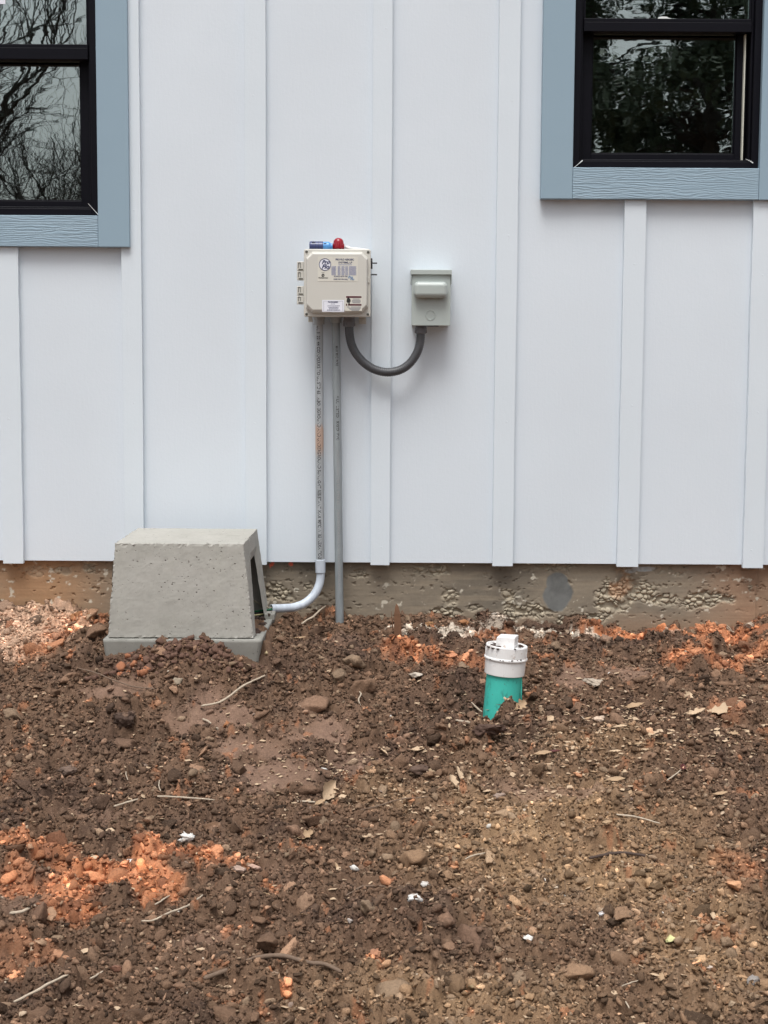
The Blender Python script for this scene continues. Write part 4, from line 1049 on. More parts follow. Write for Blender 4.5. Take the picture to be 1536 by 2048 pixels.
def m_whitepvc():
    m = mat('white_pvc', (.78,.76,.75), .35); N = NT(m)
    c = N.mix(N.noise(20, 4), (.80,.79,.78), (.88,.87,.86)); c = N.mix(N.math('MULTIPLY', N.g(N.noise(42, 5, .7), .57, .68), .65), c, (.40,.28,.20))
    N.color(c); return m
M['white_pvc'] = m_whitepvc()
M['dirt'] = m_simple('dark_soil', (.055,.033,.025), .9, .3, 150, .6)
cleanout()

# soil spilled on the slab in front of / beside the housing
def spill(name, label, pts, r0, r1, seed, m=None):
    d = MB(); r = random.Random(seed); t_ = [ico(2, 60+i, .7, .95) for i in range(4)]
    for x_, y_, z_, n, sx_, sy_ in pts:
        for k in range(n):
            s_ = r0*(r1/r0)**(r.random()**2); V, Fc = t_[r.randrange(4)]; a = r.uniform(0, 6.28); ca, sa = math.cos(a), math.sin(a)
            px_, py_ = x_+r.gauss(0, sx_), y_+r.gauss(0, sy_)
            if z_ is None: py_ = min(py_, sy0-s_*.6); pz_ = float(H(np.array([px_]), np.array([py_]))[0])+s_*.4
            else: pz_ = z_+r.random()*s_*.4
            d.add([(px_+(q[0]*ca-q[1]*sa)*s_*1.2, py_+(q[0]*sa+q[1]*ca)*s_, pz_+q[2]*s_) for q in V], [tuple(int(i) for i in f) for f in Fc])
    return tag(d.build(name, m or M['dirt'], smooth=True), label, 'soil', None, 'stuff')
spill('spilled_soil', 'dark crumbs of soil lying on the right edge of the concrete slab', [(sx1-.03, -.42, slabz, 26, .007, .03), (sx1-.02, -.28, slabz, 10, .007, .02), (sx1-.035, -.22, slabz, 8, .008, .02), (sx1-.005, -.15, slabz+.012, 7, .005, .02)], .003, .010, 8)
M['heap'] = m_simple('reddish_soil', (.13,.07,.048), .9, .4, 120, .7); M['heap_clay'] = m_simple('orange_clay', (.34,.14,.07), .9, .4, 120, .7)
spill('heaped_soil', 'reddish brown soil heaped against the front of the concrete slab', [(sx0+.08, -.59, None, 90, .05, .02), (sx0+.25, -.59, None, 300, .07, .02), (sx0+.36, -.59, None, 60, .03, .02)], .004, .013, 9, M['heap'])
spill('orange_soil', 'orange clay crumbs on the left front of the concrete slab', [(sx0+.09, -.59, None, 34, .035, .02)], .004, .014, 10, M['heap_clay'])

# ------------------------------------------------------------------ stake, sticks, twigs
def stake():
    a = surf(796, 1282); b_ = at(795, 1208, a.y-.0); top = b_.z; d = MB()
    w_ = .0125; z0_ = a.z-.08
    def lp(z, w, dx=0, dy=0): return [(a.x-w+dx, a.y-w*.6+dy, z), (a.x+w+dx, a.y-w*.6+dy, z), (a.x+w+dx, a.y+w*.6+dy, z), (a.x-w+dx, a.y+w*.6+dy, z)]
    d.loft([lp(z0_, w_), lp(a.z+.03, w_*.95, -.001), lp(a.z+(top-a.z)*.7, w_*.8, -.003), lp(top-.008, w_*.4, -.0045), lp(top, w_*.12, -.005)])
    e = a.x-w_
    d.loft([[(e-.006,a.y,a.z+.02),(e-.001,a.y,a.z+.02),(e-.001,a.y+.004,a.z+.02),(e-.006,a.y+.004,a.z+.02)], [(e-.0105,a.y,a.z+.082),(e-.009,a.y,a.z+.082),(e-.009,a.y+.002,a.z+.082),(e-.0105,a.y+.002,a.z+.082)]])
    tag(d.build('wooden_stake', M['stake'], bevel=.0008), 'split brown wooden stake standing in the soil just left of the orange clay', 'stake')
stake()
def stick(name, label, px, r, m, cat='twig', lift=None, forks=()):
    P = [surf(u, v, (r*.6 if lift is None else lift)) for u, v in px]
    # keep the run smooth and resting on the highest points
    n = 5; S = spline(P, n); out = []
    for i, p in enumerate(S):
        h = float(H(np.array([p.x]), np.array([p.y]))[0]); out.append(h + r*.9 + .0035)
    hs_ = np.array(out); K = 9; pad = np.pad(hs_, K, mode='edge')
    sm = np.array([pad[i:i+2*K+1].max()*.45 + pad[i:i+2*K+1].mean()*.55 for i in range(len(hs_))]); sm = np.convolve(np.pad(sm, 3, mode='edge'), np.ones(7)/7, 'valid')
    rg_ = random.Random(int(px[0][0]*7+px[0][1]))
    Q = [Vector((p.x, p.y, sm[i]+rg_.uniform(-.0006,.0006))) for i, p in enumerate(S)]
    rad = [r*(1-.45*abs(i/(len(Q)-1)-.35))*rg_.uniform(.88, 1.12) for i in range(len(Q))]; rad[0] *= .7; rad[-1] *= .5
    b_ = MB().tube(Q, rad, 8)
    for t, du, dv in forks:
        q = Q[int(t*(len(Q)-1))]; s2_ = surf(px[0][0]+du, px[0][1]+dv) - surf(px[0][0], px[0][1])
        b_.tube([q, q+s2_*.6+Vector((0,0,.004)), q+s2_+Vector((0,0,.006))], [r*.6, r*.5, r*.25], 6)
    return tag(b_.build(name, m, smooth=True), label, cat)
TW = [
 ([(142,1346),(180,1358),(215,1371),(262,1382),(312,1388)], .0022, 'twig', 'long thin brown twig lying below the left corner of the concrete slab'),
 ([(402,1424),(440,1421),(470,1416),(500,1398),(535,1368)], .0036, 'twig_pale', 'curved pale root in the smooth soil right of the concrete housing'),
 ([(228,1641),(262,1628),(300,1617),(352,1620),(430,1628)], .0028, 'twig_pale', 'long pale twig above the large orange clay patch'),
 ([(408,1992),(460,1972),(490,1955),(520,1938),(565,1933),(610,1948),(650,1952),(684,1965)], .0056, 'twig', 'thickest crooked branch lying across the lower middle of the soil'),
 ([(283,1869),(310,1866),(335,1857),(372,1838),(392,1822),(406,1808)], .0024, 'twig_pale', 'thin whitish twig with small forks below the orange clay'),
 ([(28,2040),(75,2018),(110,2002),(143,1986)], .0030, 'twig_pale', 'straight pale twig in the bottom left corner'),
 ([(714,1388),(722,1408),(717,1424),(721,1440)], .0022, 'twig_pale', 'short wavy whitish root in the middle of the soil'),
 ([(911,1449),(930,1458),(950,1469)], .0034, 'twig_pale', 'short thick greyish stick left of the green pipe foot'),
 ([(594,1614),(625,1615),(656,1614)], .0028, 'twig_pale', 'short straight cream stick beside the big tan leaf'),
 ([(1178,1738),(1215,1725),(1245,1721),(1285,1727),(1312,1737)], .0042, 'twig_dark', 'dark curved root on the right side of the soil'),
 ([(1232,1644),(1262,1650),(1290,1655),(1320,1664)], .0028, 'twig_pale', 'straight pale twig above the dark curved root'),
 ([(1258,2046),(1248,2025),(1238,2003)], .0016, 'twig_pale', 'thin straw rising from the bottom edge, right of centre'),
 ([(1238,2003),(1262,1994),(1282,1990)], .0014, 'twig_pale', 'short thin straw bent off the top of the straw at the bottom edge'),
 ([(692,1808),(712,1794),(728,1786),(772,1784)], .0022, 'twig', 'thin bent twig left of the two white stones'),
 ([(1333,1582),(1350,1570),(1366,1549)], .0022, 'twig_pale', 'small pale twig touching the dark red leaf'),
 ([(20,1845),(45,1842),(65,1832),(85,1829)], .0040, 'twig_pale', 'pale knobbly root at the left edge below the orange clay'),
 ([(310,1833),(325,1822),(340,1812)], .0022, 'twig_pale', 'short thin pale twig just above the forked whitish twig'),
 ([(145,1695),(150,1675),(160,1652)], .0018, 'twig', 'thin upright looking brown root above the orange clay patch'),
 ([(180,1966),(195,1958),(206,1951)], .0024, 'twig_pale', 'short pale stick near the lower left'),
 ([(405,1440),(415,1450),(422,1462)], .0032, 'twig_pale', 'little pale curled root left of the smooth soil'),
 ([(720,1640),(760,1632),(800,1628),(860,1622)], .0018, 'twig', 'long thin brown root running right of the big tan leaf'),
 ([(942,1392),(952,1406),(964,1418)], .0030, 'twig_pale', 'short pale stick left against the green pipe'),
 ([(1155,1425),(1162,1440),(1168,1452)], .0020, 'twig_pale', 'thin pale stem right of the green pipe'),
 ([(560,1190+200),(575,1398),(590,1402)], .0018, 'twig', 'tiny brown root in the soil right of the curved pale root'),
 ([(255,1555),(252,1570),(256,1586)], .0016, 'twig_pale', 'small pale root above the cream pebble'),
 ([(320,1582),(318,1600),(322,1614)], .0016, 'twig_pale', 'small pale root touching the long pale twig'),
 ([(930,1730),(945,1726),(975,1722)], .0022, 'twig_pale', 'short pale twig left of the small white stone pair'),
 ([(1400,1725+180),(1425,1890),(1440,1872)], .0016, 'twig', 'thin brown stem near the orange streak on the right'),
]
for px, r, m, lab in TW: stick('twig' if 'root' not in lab else 'root', lab, px, r, M[m], 'root' if 'root' in lab else 'twig')
# the pale stick leaning on the foundation
a = surf(601, 1270, -.01); b_ = at(651, 1212, -.01)
mid = a.lerp(b_, .45) + Vector((.004, 0, -.002))
tag(MB().tube([a, a.lerp(b_, .25), mid, a.lerp(b_, .75), b_], [.0036,.0032,.0036,.0028,.0030], 8).build('stick', M['twig_pale'], smooth=True), 'pale stick leaning against the foundation between the housing and the plain grey conduit', 'stick')
# dried stems at the right end of the foundation
for px, lab in (([(1436,1268),(1444,1262),(1462,1260),(1452,1250)], 'bent dry stem at the foot of the foundation near its right joint'), ([(1450,1252),(1462,1262),(1478,1268)], 'dry stem leaning right beside the bent one at the foundation'), ([(1474,1258),(1486,1264),(1492,1270)], 'shortest dry stem by the right foundation joint')):
    P = [at(u, v, -.02) for u, v in px]
    tag(MB().tube(spline(P, 4), .0022, 7).build('straw', M['twig_pale'], smooth=True), lab, 'straw')

# ------------------------------------------------------------------ stones that can be told apart
def stone(u, v, w_px, flat, colr, label, name='stone', seed=0, sub=3):
    p = surf(u, v); dep = (p-CAM).length; r = w_px/2/F_PX*dep
    lumpy = name == 'clod'
    V, Fc = ico(4 if lumpy else sub, seed+int(u), .7, flat)
    if lumpy: V = V*(1+.75*(fbm(V[:,0]*5+u, V[:,1]*5+V[:,2]*6, 19, 4)-.5)+.35*(np.abs(fbm(V[:,0]*9+u, V[:,1]*9+V[:,2]*8, 23, 3)-.5)*2-.3))[:, None]
    a = (u*13+v*7) % 6.28; ca, sa = math.cos(a), math.sin(a)
    hz_ = float(np.max(H(np.array([p.x, p.x-r*.6, p.x+r*.6]), np.array([p.y]*3))))
    W = np.stack([p.x+(V[:,0]*ca-V[:,1]*sa)*r, p.y+(V[:,0]*sa+V[:,1]*ca)*r*.85, max(p.z, hz_-.006)+.002+(V[:,2]*.9+flat*.35)*r], -1)
    n = fbm(W[:,0]*90, W[:,1]*90+W[:,2]*80, 7, 3)[:, None]; c = np.array(colr)*(.72+.5*n)
    if 'white' in label:
        n2 = fbm(W[:,0]*60+9, W[:,1]*60+W[:,2]*50, 17, 3); k = sstep(.58,.70,n2)[:,None]; c = c*(1-k*.6) + np.array((.25,.16,.11))*k*.6
    o = link(name, np_mesh(name, W, Fc, c, True), M['stone']); return tag(o, label, name.replace('_', ' '))
WT = (.72,.70,.66); CR = (.58,.44,.27); GRY = (.27,.24,.22); BR = (.10,.062,.045); ORG = (.38,.17,.08)
ST = [(648,1545,20,.8,WT,'white broken stone in the centre left of the soil'),(378,1686,36,.6,WT,'large white stone beside the brown clod above the orange clay'),
 (710,1753,18,1.0,WT,'small upright white stone in the lower middle'),(853,1784,24,.8,WT,'white stone just above the brightest white stone'),(828,1833,28,.7,(.8,.79,.76),'brightest white stone, above a dark hollow'),
 (1055,1911,22,.6,WT,'white stone in the lower right quarter'),(1204,1838,20,.6,(.68,.68,.7),'pale grey white stone on the right'),(1343,1886,30,.5,(.62,.60,.30),'yellowish flat stone on the right'),
 (204,1598,22,.8,CR,'cream rounded pebble at the left'),(216,1608,16,.7,(.5,.26,.15),'orange pebble touching the cream pebble'),(265,1731,26,.4,WT,'flat white stone in the orange clay'),
 (1220,1358,11,.8,(.85,.84,.8),'small bright white pebble right of the green pipe'),(1196,1386,46,.4,(.42,.35,.28),'chalky crumbly lump right of the green pipe'),(832,1372,38,.4,(.55,.48,.40),'flat chalky stone below the orange clay near the stake'),
 (243,1414,24,.8,(.6,.55,.47),'white topped lump at the left of the smooth soil'),(355,1386,24,.7,(.33,.27,.2),'tan stone near the long thin twig'),(457,1459,20,.9,ORG,'orange lump right of the little curled root'),
 (605,1531,24,.8,(.26,.12,.06),'rust brown stone left of the broken white stone'),(842,1552,52,.55,(.13,.085,.065),'large dark brown flat rock in the middle of the soil'),(863,1555,18,1.0,(.42,.31,.2),'pale tan stone against the large dark brown rock'),
 (425,1662,48,.75,(.15,.085,.05),'big brown clod right of the large white stone'),(1146,1970,26,.7,(.36,.28,.23),'pinkish grey rock near the bottom right'),(1504,1985,26,.9,(.30,.27,.25),'round grey stone near the right edge at the bottom'),
 (232,1953,24,.8,(.24,.12,.08),'reddish brown stone at the lower left'),(313,1952,12,.9,(.62,.52,.38),'cream pebble at the lower left'),(338,1968,14,.9,(.4,.32,.25),'tan pebble below the cream pebble at the lower left'),
 (450,1711,20,.9,(.40,.27,.18),'light brown pointed stone beside the orange clay'),(477,1765,26,.7,(.42,.30,.24),'pale brown stone at the right end of the orange clay'),(507,1755,26,.7,(.50,.33,.26),'pinkish stone right of the pale brown one'),
 (1196,1452,22,.6,(.55,.42,.32),'cream stone in the leaves right of the green pipe'),(961,1709,18,.8,(.46,.34,.24),'tan pebble in the middle right'),(1000,1605,26,.9,(.36,.27,.22),'speckled upright stone in the middle right'),
 (550,2005-15,20,.8,(.24,.17,.12),'brown stone under the thick crooked branch'),(750,1944,30,.8,(.40,.2,.12),'orange brown clod in the lower middle'),(1417,1951,16,.6,(.5,.42,.36),'small pale chip at the right'),
 (945,2000,22,.8,(.30,.22,.13),'olive brown stone at the bottom'),(1455,1900,20,.6,(.16,.12,.1),'dark flat stone at the right'),(700,1850,12,.9,(.52,.46,.42),'small pale ringed stone in the lower middle'),
 (1465,2015,18,.8,(.42,.31,.21),'tan pebble at the bottom right'),(250,1460,44,.9,(.085,.055,.042),'dark upright clod at the left below the white topped lump'),(970,1490,60,.5,(.10,.06,.045),'wide dark brown clod left of the scattered leaves'),
 (140,1555,40,.5,(.16,.11,.085),'flat grey brown clod at the left edge'),(1395,1270,22,.7,(.42,.2,.12),'orange lump at the foot of the foundation on the right'),(1500,1262,26,.7,(.52,.42,.33),'cream lump in the orange clay at the right edge'),
 (925,1255,26,.6,(.36,.17,.08),'orange flat stone on the white rubble by the foundation'),(858,1262,22,.7,(.36,.2,.1),'orange stone in the white rubble right of the stake'),(533,1322,9,1.1,(.62,.5,.3),'tiny cream chip below the slab corner'),
 (165,1250,50,.7,(.36,.17,.08),'big orange clay lump left of the concrete housing'),(240,1290,44,.6,(.20,.08,.045),'red brown lump against the slab front'),(20,1258,26,.7,(.30,.14,.08),'rust lump at the left edge by the foundation')]
for s_ in ST: stone(*s_[:5], s_[5], name='clod' if ('clod' in s_[5] or 'lump' in s_[5]) else ('pebble' if 'pebble' in s_[5] else 'stone'))

# ------------------------------------------------------------------ leaves
def leaf_mesh(kind, seed):
    r = random.Random(seed); n = 13; L = 1.0; rows = []
    for i in range(n):
        t = i/(n-1)
        if kind == 'oak': w_ = .34*max(0, math.sin(math.pi*min(.99, t*1.02)))**.6*(.36+.64*abs(math.cos(t*math.pi*3.2)))*(.6+.6*t)
        elif kind == 'long': w_ = .17*math.sin(math.pi*t)**.8
        else: w_ = .30*math.sin(math.pi*t)**1.05*(1-.2*t)*(1+.12*math.sin(t*17))
        w_ = max(w_, .012); rows.append((t, w_))
    cu, tw = r.uniform(.1, .6), r.uniform(-.5, .5)
    vs = []; 
    for t, w_ in rows:
        for k in range(-3, 4):
            s_ = k/3; x_ = (t-.5); y_ = s_*w_*(1+.08*r.uniform(-1,1)); z_ = cu*(t-.4)**2 + .5*abs(s_)**1.6*w_*r.uniform(.75,1.25) + tw*s_*w_*t + .01*r.uniform(-1,1)
            vs.append((x_, y_, z_))
    fs = [(i*7+k, i*7+k+1, (i+1)*7+k+1, (i+1)*7+k) for i in range(n-1) for k in range(6)]
    m_ = MB(); m_.add(vs, fs); m_.add([(x_, y_, z_+.012) for x_, y_, z_ in vs], [tuple(reversed(f)) for f in fs])
    m_.tube([(-.68, .02, .03), (-.5, 0, rows and cu*.81*.3+.02), (-.2, 0, cu*.36+.01)], [.012, .014, .008], 5)
    me = bpy.data.meshes.new('leaf'); me.from_pydata(m_.v, [], m_.f); me.shade_smooth(); return me
LM = {}
for kind in ('oak', 'long', 'oval'):
    for mt in ('leaf', 'leaf_pale', 'leaf_red'):
        for s_ in range(2 if mt != 'leaf_red' else 1):
            me = leaf_mesh(kind, hash_ := (len(LM)*7+s_)); me.materials.append(M[mt]); LM[(kind, mt, s_)] = me
def leaf(u, v, w_px, kind, mt, ang, tilt, label, group=None, s_=0):
    p = surf(u, v); dep = (p-CAM).length; L = w_px/F_PX*dep
    o = bpy.data.objects.new('dry_leaf', LM[(kind, mt, s_ if mt != 'leaf_red' else 0)]); C.objects.link(o)
    hz_ = float(np.percentile(H(p.x+L*.4*np.cos(np.arange(8)), p.y+L*.4*np.sin(np.arange(8))), 80))
    o.location = (p.x, p.y, max(p.z, hz_)+.006); o.scale = (L, L, L*.9); o.rotation_euler = (tilt, -tilt*.4, math.radians(ang))
    return tag(o, label, 'leaf', group)
LF = [(655,1600,60,'oval','leaf_pale',70,.9,'largest tan leaf, standing on edge in the middle of the soil'),(640,1622,34,'long','leaf',55,.2,'narrow tan leaf just below the largest tan leaf'),
 (915,1570,50,'oak','leaf_pale',100,.8,'curled upright oak leaf in the middle right of the soil'),(905,1602,44,'oak','leaf_pale',110,.7,'broad upright leaf below the curled oak leaf'),(935,1600,30,'oval','leaf_pale',80,.9,'small upright leaf right of the two curled oak leaves'),
 (895,1466,30,'oval','leaf_pale',90,.8,'cream leaf above the dark hole left of the green pipe'),(765,1515,34,'long','leaf_pale',120,.5,'pale pointed leaf in the middle, above the dark brown rock'),
 (835,1515,28,'oval','leaf_pale',0,.2,'whitish leaf right of the pale pointed leaf'),(1437,1437,60,'oak','leaf_pale',-30,.3,'large pale oak leaf at the right near the foundation side'),(1390,1462,40,'oak','leaf_pale',10,.3,'pale oak leaf below the large one on the right'),
 (1375,1410,32,'oak','leaf_pale',60,.5,'forked pale leaf left of the large pale oak leaf'),(1270,1430,40,'oval','leaf',15,.3,'tan leaf in the litter left of the forked pale leaf'),(1240,1490,34,'long','leaf_pale',20,.1,'flat cream leaf in the middle of the leaf litter'),
 (1305,1475,30,'long','leaf_pale',30,.3,'narrow leaf right of the flat cream leaf'),(1365,1552,24,'oval','leaf_red',70,.4,'dark red leaf on the right'),(1085,1530,36,'long','leaf',5,.3,'dark tan leaf with a shadow under it, in the middle right'),
 (1110,1515,28,'long','leaf_red',-20,.3,'dark brown curled leaf above the dark tan leaf'),(1040,1440,36,'oak','leaf',50,.6,'tan leaf standing right below the green pipe'),(1005,1418,24,'oval','leaf_pale',20,.3,'pale leaf at the foot of the green pipe'),
 (985,1425,22,'long','leaf_pale',-10,.2,'small cream leaf left of the pipe foot leaf'),(610,1685,34,'oak','leaf',30,.5,'brown curled leaf above the lower middle'),(672,1755,30,'long','leaf',100,.6,'upright tan sliver left of the upright white stone'),
 (1230,1520,26,'long','leaf_pale',-5,.2,'cream sliver below the flat cream leaf'),(1230,1575,40,'long','leaf',0,.3,'long brown leaf in the right middle'),(1440,1600,30,'long','leaf',5,.2,'tan leaf near the right edge'),(1215,1640+70,26,'oval','leaf',-40,.4,'oval brown leaf above the dark root'),
 (960,1455,26,'oval','leaf_pale',40,.2,'cream leaf right of the thick greyish stick'),(650,1298,26,'oak','leaf_pale',5,.1,'pale flat leaf in front of the plain grey conduit'),(600,1283,24,'long','leaf',5,.1,'thin tan leaf near the foot of the leaning stick'),
 (1100,1455,26,'oval','leaf_pale',60,.4,'cream leaf right of the tan leaf by the pipe'),(1320,1690+290,26,'oval','leaf',70,.4,'tan leaf near the bottom right')]
for i, l_ in enumerate(LF): leaf(*l_, s_=i % 2)
r = random.Random(12)
for i in range(60):
    if i < 34: u, v = r.gauss(1230, 150), r.gauss(1475, 45)
    else: u, v = r.uniform(500, 1500), r.uniform(1480, 2030)
    if not (20 < u < 1516) or v < 1300: continue
    leaf(u, v, r.uniform(13, 24), r.choice(['oak','long','oval']), r.choice(['leaf','leaf','leaf_pale']), r.uniform(0, 360), r.uniform(-.5, .6),
         'small broken tan leaf scattered on the brown soil', 'small broken leaves scattered on the soil', s_=i % 2)
# leaf fragments: uncountable
def litter(n):
    VV, FF = [], []; k = 0
    x = rs_.uniform(-1.4, 1.4, n); y = -2.3*rs_.uniform(.05, 1, n)
    c_ = gpx(1230, 1480); m2 = rs_.uniform(0,1,n) < .25; c2_ = gpx(760, 1570); x[m2] = rs_.normal(c2_.x, .2, m2.sum()); y[m2] = np.minimum(rs_.normal(c2_.y, .08, m2.sum()), -.1)
    m = rs_.uniform(0,1,n) < .42; x[m] = rs_.normal(c_.x, .28, m.sum()); y[m] = np.minimum(rs_.normal(c_.y, .16, m.sum()), -.1)
    ok = ~blocked(x, y); x, y = x[ok], y[ok]; z = H(x, y)
    for i in range(len(x)):
        L = rs_.uniform(.003, .012); W_ = L*rs_.uniform(.2, .6); a = rs_.uniform(0, 6.28); ti = rs_.uniform(-.7, .7)
        ca, sa = math.cos(a), math.sin(a)
        P = [(-L, 0, 0), (-L*.3, -W_, .002), (L*.5, -W_*.8, .001), (L, 0, .002), (L*.4, W_, 0), (-L*.4, W_*.7, .0015)]
        for dz in (0, .0006):
            VV += [(x[i]+p[0]*ca-p[1]*sa, y[i]+p[0]*sa+p[1]*ca, z[i]+.003+p[2]+p[1]*ti+dz) for p in P]
        b0 = k*12; FF += [tuple(range(b0+5, b0-1, -1)), tuple(range(b0+6, b0+12))] + [(b0+j, b0+(j+1)%6, b0+6+(j+1)%6, b0+6+j) for j in range(6)]; k += 1
    me = bpy.data.meshes.new('leaf_litter'); me.from_pydata(VV, [], FF); return me
tag(link('leaf_litter', litter(2300), M['leaf_pale']), 'tiny chips of dry leaf and straw through the soil', 'leaf litter', None, 'stuff')
# fine roots and straws
fr_ = MB(); r = random.Random(21)
for i in range(260):
    x_, y_ = r.uniform(-1.35, 1.35), -r.uniform(.15, 2.3)
    if blocked(np.array([x_]), np.array([y_]))[0]: continue
    a = r.uniform(0, 6.28); L = r.uniform(.015, .06); P = []
    for k in range(5):
        xx = x_+math.cos(a)*L*k/4; yy = y_+math.sin(a)*L*k/4; a += r.uniform(-.2,.2)
        P.append((xx, yy, float(H(np.array([xx]), np.array([yy]))[0])+.003+(.004 if k in (1,2,3) else 0)))
    fr_.tube(P, r.uniform(.0004, .0008), 4)
tag(fr_.build('fine_roots', M['twig'], fix=False), 'fine pale rootlets and straws tangled in the soil', 'roots', None, 'stuff')
# green sprout at the foundation's foot
s0 = surf(1110, 1284, .004); sp_ = MB()
for a, L in ((.3, .022), (1.6, .018), (2.7, .024), (4.2, .02), (5.3, .016)):
    d = Vector((math.cos(a), math.sin(a)*.6, .55)).normalized(); n_ = Vector((-math.sin(a), math.cos(a), 0)); w_ = L*.28
    sp_.loft([[s0, s0+n_*.0004, s0+Vector((0,0,.0005))], [s0+d*L*.5-n_*w_, s0+d*L*.5+n_*w_, s0+d*L*.5+Vector((0,0,.001))], [s0+d*L, s0+d*L+n_*.0004, s0+d*L+Vector((0,0,.0005))]])
tag(sp_.build('sprout', M['sprout']), 'tiny green sprout in the white rubble right of the cleanout', 'plant')

# ------------------------------------------------------------------ trees across the yard (seen in the window glass)
def bare_tree(name, loc, h, r0, seed, spread, label, trunk_h=.28, depth=6, group=None):
    r = random.Random(seed); crown = MB(); trunk = MB()
    base = Vector(loc)
    def branch(p, d, L, rad, k, mb_):
        n = 4; P = [p]; q = p; dd = d
        for i in range(n):
            dd = (dd + Vector((r.gauss(0,.16), r.gauss(0,.16), r.gauss(.03,.12)))).normalized(); q = q + dd*L/n; P.append(q)
        mb_.tube(P, [rad*(1-.38*i/n) for i in range(n+1)], 7 if k > 3 else (5 if k > 1 else 3), False)
        if k == 0: return
        m = 3 if k > 2 else 4
        for i in range(m):
            t = r.uniform(.35, 1.0) if i else 1.0; s_ = P[min(n, int(t*n+.5))]
            ang = r.uniform(.35, spread); ax_ = Vector((r.gauss(0,1), r.gauss(0,1), r.gauss(0,1))).normalized()
            nd = (Matrix.Rotation(ang, 3, ax_) @ dd); nd = (nd + Vector((0,0,.10))).normalized()
            branch(s_, nd, L*r.uniform(.6,.82), rad*r.uniform(.42,.62) if i else rad*.6, k-1, crown)
    e = empty(name, loc, label, 'tree', group)
    top = base + Vector((r.uniform(-.2,.2), 0, h*trunk_h))
    trunk.tube([base-Vector((0,0,.3)), base+Vector((0,0,.3)), base.lerp(top,.5), top], [r0*1.5, r0*1.1, r0, r0*.92], 12, False)
    for i in range(4):
        a = 2*math.pi*i/4 + r.uniform(-.3,.3) + .2; branch(top, Vector((math.cos(a)*.8, math.sin(a)*.5, .65)).normalized(), h*.26, r0*.62, depth-1, crown)
    trunk.build('trunk', M['bark'], e, smooth=True, fix=False); crown.build('crown', M['bark'], e, fix=False)
GRD = -.72
bare_tree('bare_oak', (-6.9, -15.5, GRD), 10.0, .44, 3, .95, 'large bare spreading oak across the yard, seen mirrored in the left window', .54)
bare_tree('bare_oak', (-9.2, -21, GRD), 9.5, .22, 8, .8, 'bare oak behind the large one, mirrored low in the left window', .3)
bare_tree('bare_oak', (-3.6, -24, GRD), 8.0, .17, 14, .8, 'slim bare oak furthest to the right in the left window reflection', .3)
bare_tree('bare_oak', (-6.6, -23, GRD), 8.6, .15, 31, .75, 'slender bare oak standing between two others in the left window reflection', .22)
bare_tree('bare_oak', (-13.0, -26, GRD), 9.0, .2, 19, .85, 'bare oak at the far left of the yard', .3, 5)
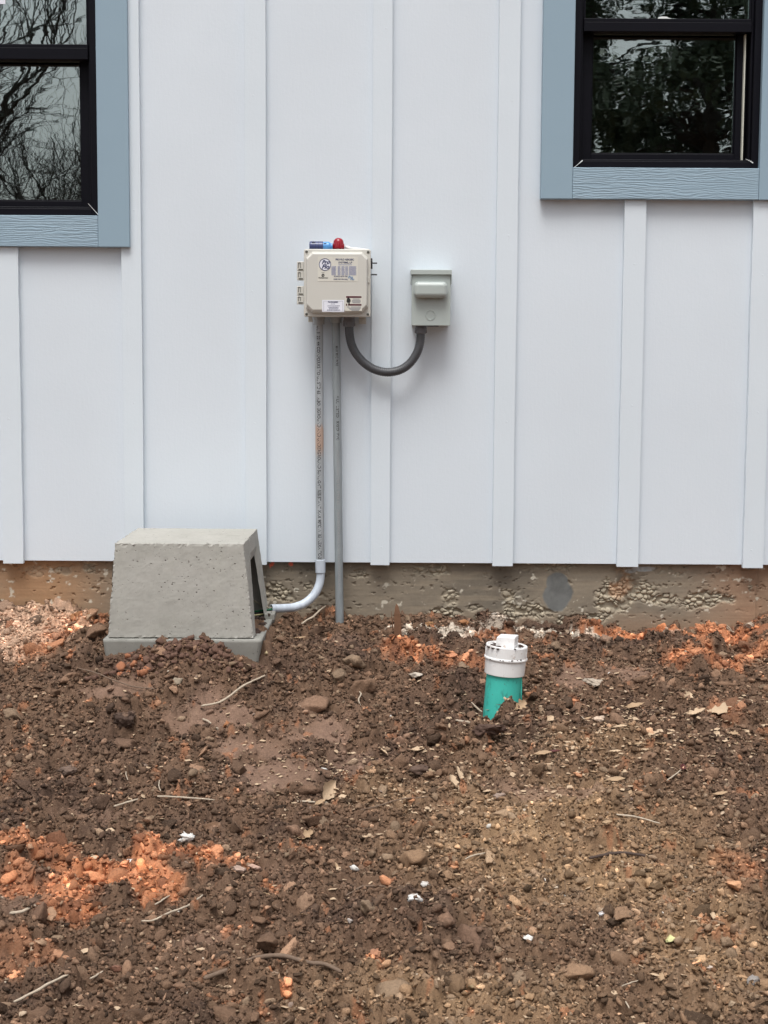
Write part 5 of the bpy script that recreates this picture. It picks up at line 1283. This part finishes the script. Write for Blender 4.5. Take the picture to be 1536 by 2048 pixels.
def evergreen(loc, h, rad, seed, label, n=15000):
    e = empty('evergreen_tree', loc, label, 'tree'); r = np.random.RandomState(seed); base = Vector(loc); rr_ = random.Random(seed)
    t = MB(); t.tube([base-Vector((0,0,.3)), base+Vector((.1,0,h*.4)), base+Vector((0,.1,h*.9))], [.24,.17,.05], 10, False)
    nc = 85; cen = []
    for i in range(nc):
        zz = r.uniform(.12, 1.0); R_ = rad*math.sin(math.pi*min(1, (zz*.86+.14)))**.6; a = r.uniform(0, 6.283); q = R_*math.sqrt(r.uniform(.1, 1))
        c = np.array((loc[0]+q*math.cos(a), loc[1]+q*math.sin(a), loc[2]+zz*h)); cen.append((c, r.uniform(.3,.7)))
        t.tube([(loc[0], loc[1], c[2]-.5*q*.5), tuple((np.array((loc[0],loc[1],c[2]))+c)/2), tuple(c)], [.05,.03,.012], 4, False)
    ci_ = r.randint(0, nc, n); CE = np.array([c for c, s in cen]); SR = np.array([s for c, s in cen])
    d = r.normal(0, 1, (n, 3)); d /= np.linalg.norm(d, axis=1)[:, None]; P = CE[ci_] + d*(SR[ci_]*r.uniform(.3, 1, n)**.5)[:, None]*np.array((1,1,.75))
    a = r.normal(0, 1, (n, 3)); a /= np.linalg.norm(a, axis=1)[:, None]; b2 = np.cross(a, d); s = r.uniform(.035, .085, (n, 1)); b2 /= np.linalg.norm(b2, axis=1)[:, None]+1e-6
    V = np.stack([P-a*s, P+b2*s*.5, P+a*s, P-b2*s*.5], 1).reshape(-1, 3); Fc = np.arange(4*n).reshape(-1, 4)
    t.build('trunk', M['bark'], e, fix=False); o = link('crown', np_mesh('crown', V, Fc), M['leafgreen'], e)
evergreen((4.6, -17, GRD), 8.2, 2.5, 1, 'tall evergreen tree across the yard, mirrored in the middle of the right window', 34000)
evergreen((8.0, -19, GRD), 9.0, 2.7, 2, 'dense evergreen further right, mirrored in the right part of the right window', 34000)
evergreen((3.2, -20.0, GRD), 9.8, 3.0, 5, 'evergreen opposite the middle of the house wall', 26000)
evergreen((11.5, -16, GRD), 7.5, 2.6, 9, 'evergreen at the right end of the yard', 10000)
br = MB(); r = random.Random(77)
for i in range(1600):
    x_ = r.uniform(-18, 14) if i < 1100 else r.uniform(-11, -3); y_ = r.uniform(-34, -22); h_ = r.uniform(1.6, 4.4) if x_ > -2 else r.uniform(2.2, 7.5); P = [Vector((x_, y_, GRD-.1))]; d = Vector((r.gauss(0,.2), r.gauss(0,.2), 1))
    for k in range(4):
        d = (d + Vector((r.gauss(0,.25), r.gauss(0,.25), 0))).normalized(); P.append(P[-1]+d*h_/4)
    rd = r.uniform(.008, .022); br.tube(P, [rd, rd*.8, rd*.6, rd*.45, rd*.2], 3, False)
    for k in (2, 3, 3, 4):
        q = P[k]; dd = Vector((r.gauss(0,1), r.gauss(0,1), r.uniform(.2,1))).normalized(); br.tube([q, q+dd*h_*.14, q+dd*h_*.26+Vector((0,0,.1))], [rd*.4, rd*.3, rd*.15], 3, False)
tag(br.build('brushwood', M['bark'], fix=False), 'leafless brush and saplings along the far side of the yard', 'brush', None, 'stuff')
